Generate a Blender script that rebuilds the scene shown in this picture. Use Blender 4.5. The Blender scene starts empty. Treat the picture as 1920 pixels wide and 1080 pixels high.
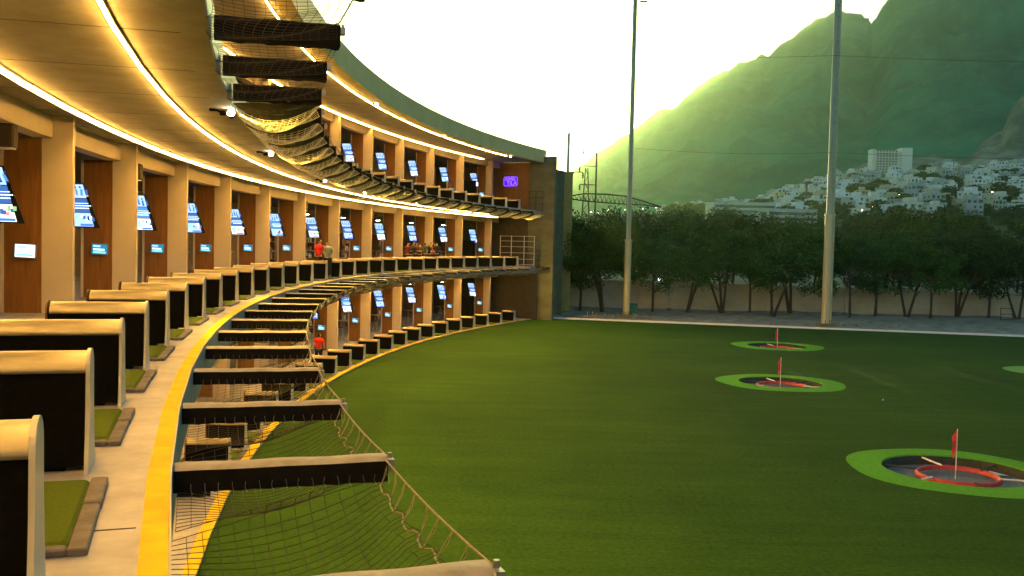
import bpy, bmesh, math, random
from math import sin, cos, pi, radians, hypot, sqrt
from mathutils import Vector, Matrix, noise
random.seed(7)
S = bpy.context.scene
COL = S.collection

# ------------------------------------------------------------------ camera
EYE = 5.869
FPX = 1800.0
ROLL, PITCH = 0.02327, 0.04311
cam = bpy.data.cameras.new("camera"); camo = bpy.data.objects.new("camera", cam); COL.objects.link(camo)
cam.sensor_width = 36.0; cam.lens = FPX / 1920 * 36.0
cam.clip_start = 0.05; cam.clip_end = 20000
_f = Vector((0, cos(PITCH), -sin(PITCH))); _u = Vector((0, sin(PITCH), cos(PITCH))); _x = Vector((1, 0, 0))
_r = _x * cos(ROLL) + _u * sin(ROLL); _up = -_x * sin(ROLL) + _u * cos(ROLL)
camo.matrix_world = Matrix(((_r.x, _up.x, -_f.x, 0), (_r.y, _up.y, -_f.y, 0), (_r.z, _up.z, -_f.z, EYE), (0, 0, 0, 1)))
S.camera = camo

# ------------------------------------------------------------------ sky, sun, exposure
SUN_EL, SUN_AZ = radians(3.8), radians(1.8)          # azimuth from +Y towards +X: just behind the mountain's left shoulder
w = bpy.data.worlds.new("World"); S.world = w; w.use_nodes = True
nt = w.node_tree; nt.nodes.clear()
sky = nt.nodes.new("ShaderNodeTexSky"); sky.sky_type = 'NISHITA'; sky.sun_disc = False
sky.sun_elevation = SUN_EL; sky.sun_rotation = SUN_AZ
sky.air_density = 1.0; sky.dust_density = 1.0; sky.ozone_density = 2.6
bg = nt.nodes.new("ShaderNodeBackground"); bg.inputs[1].default_value = 0.15
wo = nt.nodes.new("ShaderNodeOutputWorld")
nt.links.new(sky.outputs[0], bg.inputs[0]); nt.links.new(bg.outputs[0], wo.inputs[0])
sl = bpy.data.lights.new("sun", 'SUN'); sl.energy = 3.0; sl.angle = radians(0.5); sl.color = (1.0, 0.78, 0.34)
so = bpy.data.objects.new("sun", sl); COL.objects.link(so)
sd = Vector((sin(SUN_AZ) * cos(SUN_EL), cos(SUN_AZ) * cos(SUN_EL), sin(SUN_EL)))
so.rotation_euler = sd.to_track_quat('Z', 'Y').to_euler(); so.location = (0, 0, 60)
S.view_settings.view_transform = 'Standard'; S.view_settings.look = 'None'
S.view_settings.exposure = 1.65; S.view_settings.gamma = 1.0
LED = 0.72      # overall scale of the building's lamps

# ------------------------------------------------------------------ building geometry constants
CX, CY, R = 87.84, 36.90, 95.10
_ang = 1.17408; CX = 95.24721 * sin(_ang); CY = 95.24721 * cos(_ang)
BAY = 2.605
ZF = [0.0, 4.319, 8.79]
ZC = [3.78, 8.248, 12.718]
EDGE = [0.30, 0.0, -0.17]

def P(dr, s, z=0.0):
    a = s / R; r = R + dr
    return Vector((CX - r * cos(a), CY + r * sin(a), z))
def pix(px, py, Y):
    x = px - 960; y = 540 - py
    d = _r * x + _up * y + _f * FPX
    t = Y / d.y
    return Vector((d.x * t, Y, EYE + d.z * t))
def gx(px, Y): return pix(px, 470, Y).x

# ------------------------------------------------------------------ mesh helpers
class MB:
    def __init__(s): s.v = []; s.f = []; s.m = []; s.sm = []
    def add(s, vs, fs, mi=0, smooth=False):
        o = len(s.v); s.v += [tuple(v) for v in vs]
        for f in fs: s.f.append([i + o for i in f]); s.m.append(mi); s.sm.append(smooth)
    def box(s, x0, x1, y0, y1, z0, z1, mi=0, M=None):
        vs = [(x, y, z) for z in (z0, z1) for y in (y0, y1) for x in (x0, x1)]
        if M is not None: vs = [M @ Vector(v) for v in vs]
        s.add(vs, [(0, 2, 3, 1), (4, 5, 7, 6), (0, 1, 5, 4), (2, 6, 7, 3), (0, 4, 6, 2), (1, 3, 7, 5)], mi)
    def bev(s, x0, x1, y0, y1, z0, z1, b=0.02, mi=0, M=None):
        # box with chamfered vertical edges and top
        pr = [(x0 + b, y0), (x1 - b, y0), (x1, y0 + b), (x1, y1 - b), (x1 - b, y1), (x0 + b, y1), (x0, y1 - b), (x0, y0 + b)]
        cx, cy = (x0 + x1) / 2, (y0 + y1) / 2
        def ins(p): return (cx + (p[0] - cx) * (1 - 2 * b / max(1e-6, x1 - x0)), cy + (p[1] - cy) * (1 - 2 * b / max(1e-6, y1 - y0)))
        rings = [[(p[0], p[1], z0) for p in pr], [(p[0], p[1], z1 - b) for p in pr], [(*ins(p), z1) for p in pr]]
        vs = [v for r_ in rings for v in r_]
        if M is not None: vs = [M @ Vector(v) for v in vs]
        fs = []
        for k in range(2):
            for i in range(8): j = (i + 1) % 8; fs.append((k * 8 + i, k * 8 + j, k * 8 + 8 + j, k * 8 + 8 + i))
        fs.append(tuple(range(7, -1, -1))); fs.append(tuple(16 + i for i in range(8)))
        s.add(vs, fs, mi)
    def tube(s, pts, r, n=6, mi=0, cap=True, smooth=True):
        pts = [Vector(p) for p in pts]; rs = r if isinstance(r, (list, tuple)) else [r] * len(pts)
        vs = []; fs = []; ref = None
        for i, p in enumerate(pts):
            a = pts[max(0, i - 1)]; b = pts[min(len(pts) - 1, i + 1)]; d = (b - a)
            if d.length < 1e-9: d = Vector((0, 0, 1))
            d.normalize()
            if ref is None: ref = Vector((0, 0, 1)) if abs(d.z) < .9 else Vector((1, 0, 0))
            u = d.cross(ref).normalized(); v = u.cross(d).normalized(); ref = v
            for k in range(n):
                t = 2 * pi * k / n; vs.append(p + (u * cos(t) + v * sin(t)) * rs[i])
        for i in range(len(pts) - 1):
            for k in range(n):
                k2 = (k + 1) % n; fs.append((i * n + k, i * n + k2, (i + 1) * n + k2, (i + 1) * n + k))
        s.add(vs, fs, mi, smooth)
        if cap:
            s.add(vs[:n], [tuple(range(n - 1, -1, -1))], mi); s.add(vs[-n:], [tuple(range(n))], mi)
    def prism(s, poly, axis, a, b, mi=0, M=None, smooth=False):
        # poly in 2D (p,q), extruded along axis 'x','y','z' from a to b
        def mk(p, t):
            return {'x': (t, p[0], p[1]), 'y': (p[0], t, p[1]), 'z': (p[0], p[1], t)}[axis]
        n = len(poly); vs = [mk(p, a) for p in poly] + [mk(p, b) for p in poly]
        if M is not None: vs = [M @ Vector(v) for v in vs]
        s.add(vs, [(i, (i + 1) % n, n + (i + 1) % n, n + i) for i in range(n)], mi, smooth)
        s.add(vs, [tuple(range(n - 1, -1, -1)), tuple(range(n, 2 * n))], mi)
    def sweep(s, prof, s0, s1, step=BAY, mi=0, closed=True, smooth=False):
        # profile [(dr,z)] swept along the arc
        n = max(1, int(round((s1 - s0) / step))); m = len(prof)
        vs = [P(dr, s0 + (s1 - s0) * i / n, z) for i in range(n + 1) for dr, z in prof]
        fs = []
        for i in range(n):
            for k in range(m if closed else m - 1):
                k2 = (k + 1) % m; fs.append((i * m + k, (i + 1) * m + k, (i + 1) * m + k2, i * m + k2))
        s.add(vs, fs, mi, smooth)
        if closed:
            s.add(vs[:m], [tuple(range(m))], mi); s.add(vs[-m:], [tuple(range(m - 1, -1, -1))], mi)
    def lathe(s, prof, n=16, mi=0, c=(0, 0, 0), smooth=True):
        m = len(prof); vs = []; fs = []
        for i in range(n):
            t = 2 * pi * i / n
            for r_, z in prof: vs.append((c[0] + r_ * cos(t), c[1] + r_ * sin(t), c[2] + z))
        for i in range(n):
            j = (i + 1) % n
            for k in range(m - 1): fs.append((i * m + k, j * m + k, j * m + k + 1, i * m + k + 1))
        s.add(vs, fs, mi, smooth)
    def mesh(s, name, mats, recalc=True):
        me = bpy.data.meshes.new(name); me.from_pydata(s.v, [], s.f)
        for m in (mats if isinstance(mats, (list, tuple)) else [mats]): me.materials.append(m)
        me.polygons.foreach_set('material_index', s.m)
        me.polygons.foreach_set('use_smooth', s.sm)
        if recalc:
            b = bmesh.new(); b.from_mesh(me); bmesh.ops.recalc_face_normals(b, faces=b.faces); b.to_mesh(me); b.free()
        me.update(); return me
    def build(s, name, mats, parent=None, recalc=True):
        return link(name, s.mesh(name, mats, recalc), parent)
def link(name, me, parent=None, loc=None, rz=0):
    o = bpy.data.objects.new(name, me); COL.objects.link(o)
    if parent: o.parent = parent
    if loc is not None: o.location = loc
    if rz: o.rotation_euler = (0, 0, rz)
    return o
def tag(o, label=None, cat=None, group=None, kind=None):
    if label: o['label'] = label
    if cat: o['category'] = cat
    if group: o['group'] = group
    if kind: o['kind'] = kind
    return o
def empty(name, loc=(0, 0, 0), rz=0):
    o = bpy.data.objects.new(name, None); COL.objects.link(o); o.empty_display_size = .2
    o.location = loc; o.rotation_euler = (0, 0, rz); return o
def kids(o): return [c for c in ALL.get(o.name, [])]
def copy_tree(o, parent=None):
    c = o.copy(); COL.objects.link(c); c.parent = parent
    for ch in list(o.children): copy_tree(ch, c)
    return c
def place(o, dr, s, z):
    o.location = P(dr, s, z); o.rotation_euler = (0, 0, -s / R); return o
ORD = ['nearest', 'second', 'third', 'fourth', 'fifth', 'sixth', 'seventh', 'eighth', 'ninth', 'tenth', 'eleventh', 'twelfth', 'thirteenth',
       'fourteenth', 'fifteenth', 'sixteenth', 'seventeenth', 'eighteenth', 'nineteenth', 'twentieth'] + ['twenty-' + x for x in
       ['first', 'second', 'third', 'fourth', 'fifth', 'sixth', 'seventh', 'eighth', 'ninth']] + ['thirtieth']
DECK = ['ground', 'middle', 'top']

# ------------------------------------------------------------------ materials
def srgb(r, g, b):
    f = lambda c: (c / 12.92 if c <= .04045 else ((c + .055) / 1.055) ** 2.4)
    return (f(r / 255), f(g / 255), f(b / 255), 1)
def mat(name, c1, c2=None, scale=4.0, rough=.7, metal=0.0, bump=0.0, bscale=None, stretch=(1, 1, 1), spec=None, detail=6, lo=.35, hi=.65, obj=False):
    m = bpy.data.materials.new(name); m.use_nodes = True; t = m.node_tree; b = t.nodes['Principled BSDF']
    c1 = (*c1[:3], 1); b.inputs['Roughness'].default_value = rough; b.inputs['Metallic'].default_value = metal
    if spec is not None: b.inputs['Specular IOR Level'].default_value = spec
    b.inputs['Base Color'].default_value = c1
    tc = t.nodes.new('ShaderNodeTexCoord'); mp = t.nodes.new('ShaderNodeMapping'); mp.inputs['Scale'].default_value = stretch
    t.links.new(tc.outputs['Object'], mp.inputs[0])
    if c2 is not None:
        n = t.nodes.new('ShaderNodeTexNoise'); n.inputs['Scale'].default_value = scale; n.inputs['Detail'].default_value = detail
        n.inputs['Roughness'].default_value = .62
        t.links.new(mp.outputs[0], n.inputs[0])
        r_ = t.nodes.new('ShaderNodeValToRGB'); r_.color_ramp.elements[0].position = lo; r_.color_ramp.elements[1].position = hi
        r_.color_ramp.elements[0].color = c1; r_.color_ramp.elements[1].color = (*c2[:3], 1)
        t.links.new(n.outputs[0], r_.inputs[0]); t.links.new(r_.outputs[0], b.inputs['Base Color'])
    if bump:
        n2 = t.nodes.new('ShaderNodeTexNoise'); n2.inputs['Scale'].default_value = bscale or scale * 4; n2.inputs['Detail'].default_value = 5
        bp = t.nodes.new('ShaderNodeBump'); bp.inputs['Strength'].default_value = bump; bp.inputs['Distance'].default_value = .02
        t.links.new(mp.outputs[0], n2.inputs[0]); t.links.new(n2.outputs[0], bp.inputs['Height']); t.links.new(bp.outputs[0], b.inputs['Normal'])
    return m
def emit(name, col, strength):
    m = bpy.data.materials.new(name); m.use_nodes = True; t = m.node_tree; t.nodes.clear()
    e = t.nodes.new('ShaderNodeEmission'); e.inputs[0].default_value = (*col[:3], 1); e.inputs[1].default_value = strength
    o = t.nodes.new('ShaderNodeOutputMaterial'); t.links.new(e.outputs[0], o.inputs[0]); return m
M = {}
M['ceiling'] = mat('board formed concrete', (.22, .20, .15), (.30, .275, .21), 1.6, .85, bump=.35, bscale=9, stretch=(1, 1, 1))
M['fin'] = mat('painted column plaster', (.50, .43, .33), (.56, .49, .385), 1.2, .75, bump=.12, bscale=30)
M['concrete'] = mat('raw concrete', (.11, .115, .06), (.165, .17, .09), .7, .85, bump=.3, bscale=6, stretch=(1, 1, 2.2))
M['parapet'] = mat('parapet concrete', (.70, .56, .22), (.80, .64, .28), .5, .8, bump=.2, bscale=4)
M['deck'] = mat('sealed concrete deck', (.20, .205, .245), (.33, .335, .385), 2.2, .45, bump=.08, bscale=14)
M['yellow'] = mat('yellow edge paint', (.66, .46, .008), (.84, .60, .010), 3.5, .8, spec=.15, bump=.12, bscale=26)
M['fascia'] = mat('grey steel edge plate', (.20, .25, .28), (.27, .32, .35), 2, .45, metal=.3)
M['wood'] = mat('stained wood panel', (.16, .066, .011), (.25, .105, .020), 3.0, .5, bump=.1, stretch=(4, 4, .35), detail=8)
M['wooddark'] = mat('dark wood panel', (.10, .038, .012), (.17, .065, .02), 3.0, .5, bump=.1, stretch=(4, 4, .35))
M['black'] = mat('black vinyl board', (.0025, .0025, .0022), (.005, .005, .0045), 22, .9, spec=.06)
M['vinyl'] = mat('black vinyl wrap', (.003, .003, .003), (.007, .0065, .006), 9, .75, bump=.5, bscale=8, spec=.10)
M['beamtop'] = mat('faded vinyl beam top', (.17, .16, .145), (.25, .235, .215), 6, .6, bump=.45, bscale=7)
M['cap'] = mat('bronze divider cap', (.24, .22, .18), (.32, .295, .245), 3, .33, metal=.75, bump=.05, bscale=12, stretch=(1, 6, 1))
M['acryl'] = mat('frosted end panel', (.36, .36, .31), (.44, .44, .38), 3, .35)
M['turf'] = None
M['mat'] = mat('practice mat turf', (.085, .135, .008), (.125, .18, .014), 60, .95, bump=.8, bscale=220, spec=.1)
M['border'] = mat('mat foam border', (.10, .088, .075), (.17, .15, .13), 7, .85, bump=.4, bscale=20)
M['tvbody'] = mat('black screen casing', (.010, .010, .012), None, rough=.35)
M['metal'] = mat('grey metal', (.28, .28, .27), (.36, .36, .34), 9, .4, metal=.8)
M['white'] = mat('white painted metal', (.62, .60, .54), (.72, .70, .63), 9, .5)
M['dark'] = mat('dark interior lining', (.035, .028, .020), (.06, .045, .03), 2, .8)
M['tan'] = mat('warm interior wall', (.26, .17, .09), (.34, .23, .12), 1.5, .8)
M['rope'] = mat('weathered rope', (.17, .15, .10), (.25, .22, .15), 20, .8)
M['netdark'] = mat('black netting cord', (.018, .016, .012), None, rough=.8)
M['netlit'] = mat('netting cord coloured as lit', (.42, .42, .30), (.55, .54, .40), 12, .8)  # same cord as the black nets; light from below is put into its colour
M['drape'] = mat('dark net windbreak cloth', (.05, .052, .028), (.09, .092, .055), 5, .85, bump=.6, bscale=6)
M['led'] = emit('warm led strip', (1.0, .51, .10), 84 * LED)
M['lamp'] = emit('floodlight lens', (1.0, .82, .50), 60 * LED)
M['bulb'] = emit('lounge pendant glow', (1.0, .78, .48), 40 * LED)
M['bulbcool'] = emit('lounge cool ceiling lamp', (.85, .95, 1.0), 30 * LED)
M['trunk'] = mat('tree bark', (.035, .028, .018), (.07, .055, .035), 6, .9, bump=.5, bscale=18)
M['wallpl'] = mat('weathered boundary wall', (.40, .36, .23), (.52, .47, .31), .5, .9, bump=.2, bscale=5, stretch=(1, 1, 1.6))
M['dirt'] = mat('stony dirt', (.17, .155, .09), (.33, .31, .21), .9, .95, bump=.8, bscale=3)
M['curb'] = mat('white concrete kerb', (.80, .78, .68), (.88, .86, .76), 2, .6)
M['pole'] = mat('galvanised pole', (.42, .40, .24), (.52, .50, .30), 1.5, .5, metal=.35, stretch=(3, 3, .15), bump=.1)
M['green'] = mat('bright target fringe turf', (.075, .27, .012), (.105, .34, .02), 9, .9, bump=.6, bscale=60, spec=.1)
M['greenpale'] = mat('pale green turf disc', (.14, .33, .05), (.18, .38, .07), 9, .9, spec=.1)
M['red'] = mat('red target ring', (.36, .022, .02), (.46, .04, .035), 6, .55)
M['flag'] = mat('red flag cloth', (.55, .03, .03), (.65, .05, .05), 8, .7)
M['pit'] = mat('pit lining', (.02, .026, .022), (.035, .045, .04), 5, .8)
M['pitfloor'] = mat('pit netting floor', (.07, .085, .10), (.13, .145, .16), 8, .8)
M['skin'] = mat('skin', (.50, .27, .17), (.56, .31, .2), 10, .55)
M['hair'] = mat('dark hair', (.012, .009, .007), (.02, .015, .01), 30, .6)
M['greyhair'] = mat('grey hair', (.25, .22, .2), (.33, .3, .27), 30, .6)

def turf_mat():
    m = bpy.data.materials.new('range turf'); m.use_nodes = True; t = m.node_tree; b = t.nodes['Principled BSDF']
    b.inputs['Roughness'].default_value = .95; b.inputs['Specular IOR Level'].default_value = .08
    tc = t.nodes.new('ShaderNodeTexCoord')
    def nz(sc, det, st=(1, 1, 1)):
        mp = t.nodes.new('ShaderNodeMapping'); mp.inputs['Scale'].default_value = st
        n = t.nodes.new('ShaderNodeTexNoise'); n.inputs['Scale'].default_value = sc; n.inputs['Detail'].default_value = det
        n.inputs['Roughness'].default_value = .7
        t.links.new(tc.outputs['Object'], mp.inputs[0]); t.links.new(mp.outputs[0], n.inputs[0]); return n
    big = nz(.09, 5); fine = nz(9.0, 9, (1, 1, 1)); streak = nz(.55, 4, (.25, 2.2, 1))
    r1 = t.nodes.new('ShaderNodeValToRGB'); e = r1.color_ramp.elements
    e[0].position = .36; e[0].color = (.020, .062, .004, 1); e[1].position = .66; e[1].color = (.035, .092, .006, 1)
    t.links.new(big.outputs[0], r1.inputs[0])
    mx = t.nodes.new('ShaderNodeMixRGB'); mx.blend_type = 'MULTIPLY'; mx.inputs[0].default_value = 1
    r2 = t.nodes.new('ShaderNodeValToRGB'); e = r2.color_ramp.elements
    e[0].position = .32; e[0].color = (.58, .58, .58, 1); e[1].position = .70; e[1].color = (1.36, 1.36, 1.30, 1)
    t.links.new(fine.outputs[0], r2.inputs[0]); t.links.new(r1.outputs[0], mx.inputs[1]); t.links.new(r2.outputs[0], mx.inputs[2])
    mx2 = t.nodes.new('ShaderNodeMixRGB'); mx2.blend_type = 'MULTIPLY'; mx2.inputs[0].default_value = 1
    r3 = t.nodes.new('ShaderNodeValToRGB'); e = r3.color_ramp.elements
    e[0].position = .35; e[0].color = (.84, .84, .84, 1); e[1].position = .6; e[1].color = (1.06, 1.06, 1.06, 1)
    t.links.new(streak.outputs[0], r3.inputs[0]); t.links.new(mx.outputs[0], mx2.inputs[1]); t.links.new(r3.outputs[0], mx2.inputs[2])
    t.links.new(mx2.outputs[0], b.inputs['Base Color'])
    bp = t.nodes.new('ShaderNodeBump'); bp.inputs['Strength'].default_value = .7; bp.inputs['Distance'].default_value = .03
    n4 = nz(28, 4); t.links.new(n4.outputs[0], bp.inputs['Height']); t.links.new(bp.outputs[0], b.inputs['Normal'])
    return m
M['turf'] = turf_mat()
def mount_mat():
    m = bpy.data.materials.new('forested mountain rock'); m.use_nodes = True; t = m.node_tree; b = t.nodes['Principled BSDF']
    b.inputs['Roughness'].default_value = 1.0; b.inputs['Specular IOR Level'].default_value = 0
    tc = t.nodes.new('ShaderNodeTexCoord')
    def nz(sc, det, st):
        mp = t.nodes.new('ShaderNodeMapping'); mp.inputs['Scale'].default_value = st
        n = t.nodes.new('ShaderNodeTexNoise'); n.inputs['Scale'].default_value = sc; n.inputs['Detail'].default_value = det; n.inputs['Roughness'].default_value = .7
        t.links.new(tc.outputs['Object'], mp.inputs[0]); t.links.new(mp.outputs[0], n.inputs[0]); return n
    a = nz(.004, 10, (1, 1, 1)); c = nz(.02, 8, (1.6, .5, .5))
    r1 = t.nodes.new('ShaderNodeValToRGB'); e = r1.color_ramp.elements
    e[0].position = .40; e[0].color = (.002, .10, .066, 1); e[1].position = .62; e[1].color = (.014, .24, .13, 1)
    t.links.new(a.outputs[0], r1.inputs[0])
    r2 = t.nodes.new('ShaderNodeValToRGB'); e = r2.color_ramp.elements
    e[0].position = .50; e[0].color = (0, 0, 0, 1); e[1].position = .70; e[1].color = (.5, .5, .5, 1)
    t.links.new(c.outputs[0], r2.inputs[0])
    mx = t.nodes.new('ShaderNodeMixRGB'); t.links.new(r2.outputs[0], mx.inputs[0]); t.links.new(r1.outputs[0], mx.inputs[1])
    mx.inputs[2].default_value = (.13, .26, .12, 1)
    t.links.new(mx.outputs[0], b.inputs['Base Color'])
    return m
M['mount'] = mount_mat()
M['scree'] = mat('pale rock and scree', (.05, .075, .04), (.30, .29, .19), .018, .95, detail=12, lo=.42, hi=.62, stretch=(1, .6, .35))
M['hill'] = mat('hillside scrub', (.02, .05, .018), (.10, .12, .06), .02, .95, detail=10)
M['farground'] = mat('far ground', (.03, .05, .02), (.07, .08, .04), .02, .95)

# ------------------------------------------------------------------ ground, turf, terrain
def struct(o, kind='structure'): o['kind'] = kind; return o
mb = MB(); mb.add([(-9000, -4000, -.30), (9000, -4000, -.30), (9000, 9000, -.30), (-9000, 9000, -.30)], [(0, 1, 2, 3)])
struct(mb.build('ground', M['farground']))
# kerb line of the far end of the field
K0, K1 = Vector((3.4, 79.0, 0)), Vector((75.0, 63.9, 0))
kd = (K1 - K0).normalized(); kn = Vector((-kd.y, kd.x, 0))
mb = MB()
arc = [P(EDGE[0] + .02, -52 + (42.3 + 52) * i / 60, 0) for i in range(61)]
poly = arc + [K0.copy(), K1.copy(), Vector((110, -20, 0)), Vector((60, -45, 0))]
# holes for the three target pits are cut by building the turf as a disc-avoiding grid: build with bmesh triangulation
TGT = [(12.25, 43.25, 2.85, 1.85), (16.8, 60.3, 2.85, 1.85), (12.35, 26.15, 2.90, 1.95)]
bm = bmesh.new()
def ring(pts):
    vs = [bm.verts.new(p) for p in pts]
    return [bm.edges.new((vs[i], vs[(i + 1) % len(vs)])) for i in range(len(vs))]
ed = ring(poly)
for (x, y, ro, ri) in TGT:
    ed += ring([Vector((x + ri * cos(2 * pi * k / 48), y + ri * sin(2 * pi * k / 48), 0)) for k in range(48)])
bmesh.ops.triangle_fill(bm, use_beauty=True, use_dissolve=False, edges=ed, normal=(0, 0, 1))
me = bpy.data.meshes.new('turf'); bm.to_mesh(me); bm.free(); me.materials.append(M['turf'])
for p in me.polygons:
    if p.normal.z < 0: p.flip()
struct(link('turf_field', me))
# kerb
mb = MB()
def line_box(mb, a, b, w0, w1, z0, z1, mi=0):
    n = Vector((-(b - a).normalized().y, (b - a).normalized().x, 0))
    vs = [a + n * w0, b + n * w0, b + n * w1, a + n * w1]
    mb.prism([(v.x, v.y) for v in vs], 'z', z0, z1, mi)
line_box(mb, K0, K1, 0.0, .32, -.1, .13)
struct(mb.build('kerb', M['curb']))
# dirt strip between kerb and boundary wall, uneven
mb = MB(); nx, ny = 120, 26; vs = []; fs = []
for i in range(nx + 1):
    for j in range(ny + 1):
        x = -6 + 96 * i / nx
        k = K0 + kd * ((x - K0.x) / kd.x) + kn * .3
        y = k.y + (97.0 - k.y) * j / ny
        z = .05 + .16 * noise.fractal(Vector((x * .35, y * .35, 0)), 1.0, 2.0, 4) * min(1, j / 3) + .25 * min(1, j / 18)
        vs.append((x, y, z)); 
for i in range(nx):
    for j in range(ny): a = i * (ny + 1) + j; fs.append((a, a + ny + 1, a + ny + 2, a + 1))
mb.add(vs, fs, 0, True); struct(mb.build('dirt_ground', M['dirt']))

def interp(pts, x):
    if x <= pts[0][0]: return pts[0][1]
    for (a, b), (c, d) in zip(pts, pts[1:]):
        if x <= c: return b + (d - b) * (x - a) / (c - a)
    return pts[-1][1]
RIDGE = [(300, 470), (700, 440), (860, 418), (960, 392), (1000, 372), (1040, 347), (1068, 325), (1090, 309), (1120, 289), (1160, 261), (1192, 239), (1236, 207), (1256, 205), (1299, 163), (1335, 139),
         (1355, 136), (1367, 123), (1403, 114), (1409, 107), (1427, 108), (1439, 96), (1490, 58), (1514, 40), (1530, 36), (1554, 21), (1564, 29), (1598, 33), (1608, 37), (1614, 48),
         (1622, 40), (1634, 16), (1646, 0), (1678, -36), (1740, -90), (1920, -180), (2300, -240), (3000, -260)]
TOWN = [(300, 452), (960, 415), (1230, 398), (1400, 388), (1500, 356), (1560, 338), (1640, 322), (1750, 318), (1850, 314), (1900, 316), (1960, 330), (2200, 350), (3000, 380)]
def yh(px): return 462.3 + .0233 * (px - 960)
def zat(px, y, Y): return EYE + (yh(px) - y) / FPX * Y
def terrain_z(px, Y):
    yr = 3300 - 700 * max(0, min(1, (px - 1600) / 60.0))
    z1 = zat(px, 424, 560); z2 = zat(px, interp(TOWN, px), 1150)
    if Y < 200: return -.2
    if Y < 560: return -.2 + (z1 + .2) * ((Y - 200) / 360) ** 1.5
    if Y < 1150: return z1 + (z2 - z1) * (Y - 560) / 590
    if Y < 1300: return z2 + 2 * (Y - 1150) / 150
    zr = zat(px, interp(RIDGE, px), yr)
    t = (Y - 1300) / (yr - 1300)
    if t <= 1:
        z = z2 + 2 + (zr - z2 - 2) * t ** 1.12
        x = (px - 960) / FPX * Y
        q = Vector((x * .0016, Y * .0009, 3.1))
        a = noise.ridged_multi_fractal(q, 1.0, 2.1, 6, 1.0, 2.0) - 1.1
        b_ = noise.fractal(Vector((x * .011, Y * .006, 1.7)), .9, 2.0, 6)
        z += (a * 100 + b_ * 26) * sin(pi * min(1, t)) ** .7 * min(1, (zr - z2) / 500 + .25)
        z += 9 * noise.fractal(Vector((px * .05, 0, 8)), .8, 2.0, 4) * t ** 3
        return z
    return zr * max(0, 1 - (t - 1) * 1.6)
mb = MB(); vs = []; fs = []
PX = [300 + 20 * i for i in range(36)] + [1020 + 4.5 * i for i in range(225)] + [2032 + 40 * i for i in range(20)]
YS = [200 + 30 * i for i in range(12)] + [560 + 29.5 * i for i in range(20)] + [1150, 1200, 1250, 1300] + [1300 + 25 * i for i in range(1, 81)] + [3350, 3500, 3800, 4300, 4600]
for px in PX:
    for Y in YS: vs.append(((px - 960) / FPX * Y, Y, terrain_z(px, Y)))
m_ = len(YS)
for i in range(len(PX) - 1):
    for j in range(m_ - 1): fs.append((i * m_ + j, (i + 1) * m_ + j, (i + 1) * m_ + j + 1, i * m_ + j + 1))
mb.add(vs, fs, 0, True)
_split = 24
mb.m = [1 if (k % (m_ - 1)) < 34 else 0 for k in range(len(fs))]
mb.sm = [True] * len(fs)
struct(mb.build('mountain', [M['mount'], M['hill']]))
# pale rocky spur at the right edge
SPUR = [(1560, 335), (1610, 308), (1640, 296), (1660, 300), (1700, 300), (1740, 292), (1790, 300), (1806, 290), (1850, 255), (1868, 245), (1877, 214), (1890, 195), (1905, 180), (1930, 165), (2050, 112), (2300, 60)]
mb = MB(); vs = []; fs = []; n1, n2 = 150, 40
for i in range(n1 + 1):
    px = 1560 + 740 * i / n1
    for j in range(n2 + 1):
        t = j / n2; Y = 1170 + 420 * t
        z0 = terrain_z(px, 1170) - 2; z1 = zat(px, interp(SPUR, px), 1400)
        tt = min(1, t / .55)
        z = z0 + (z1 - z0) * tt ** 1.15 if t <= .55 else z1 - (t - .55) * 240
        x = (px - 960) / FPX * Y
        z += 13 * noise.fractal(Vector((x * .02, Y * .012, 0)), .8, 2.1, 6) * sin(pi * min(1, t * 1.4)) * (1 if px > 1780 else .4)
        vs.append((x, Y, z))
for i in range(n1):
    for j in range(n2): a = i * (n2 + 1) + j; fs.append((a, a + n2 + 1, a + n2 + 2, a + 1))
mb.add(vs, fs, 0, True); struct(mb.build('rocky_hill', M['scree']))

# ------------------------------------------------------------------ the building
S0, S1 = -57.31, 42.3
B = empty('driving_range_building', P(0, 0, 0))
tag(B, 'three-deck curved concrete driving range building with open hitting bays', 'building')
Bm = Matrix.Translation(-P(0, 0, 0))
def bpart(mb, name, mats):
    me = mb.mesh(name, mats); me.transform(Bm); return link(name, me, B)
# ground deck
mb = MB(); mb.sweep([(EDGE[0] + .02, -.2), (EDGE[0] + .02, .04), (11.0, .04), (11.0, -.2)], S0, S1); bpart(mb, 'floor', M['deck'])
mb = MB(); mb.sweep([(EDGE[0] + .02, .044), (EDGE[0] + .02, .056), (EDGE[0] + .26, .056), (EDGE[0] + .26, .044)], S0, S1); bpart(mb, 'edge_stripe', M['yellow'])
ZF[0] = .04
for L in (1, 2):
    e = EDGE[L]; zf = ZF[L]; zc = ZC[L - 1]
    mb = MB(); mb.sweep([(e + .012, zc + .004), (e + .012, zf), (11, zf), (11, zc + .004)], S0, S1)
    mb2 = MB(); mb2.sweep([(e + .012, zc), (11, zc)], S0, S1, closed=False)
    bpart(mb, 'floor_slab', M['deck'])
    o = bpart(mb2, 'ceiling', M['ceiling'])
    mb = MB(); mb.sweep([(e, zf - .54 + .03), (e, zf + .012), (e + .012, zf + .012), (e + .012, zf - .54 + .03)], S0, S1); bpart(mb, 'edge_plate', M['fascia'])
    mb = MB(); mb.sweep([(e + .014, zf + .003), (e + .014, zf + .007), (e + .150, zf + .007), (e + .150, zf + .003)], S0, S1); bpart(mb, 'edge_stripe', M['yellow'])
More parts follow.
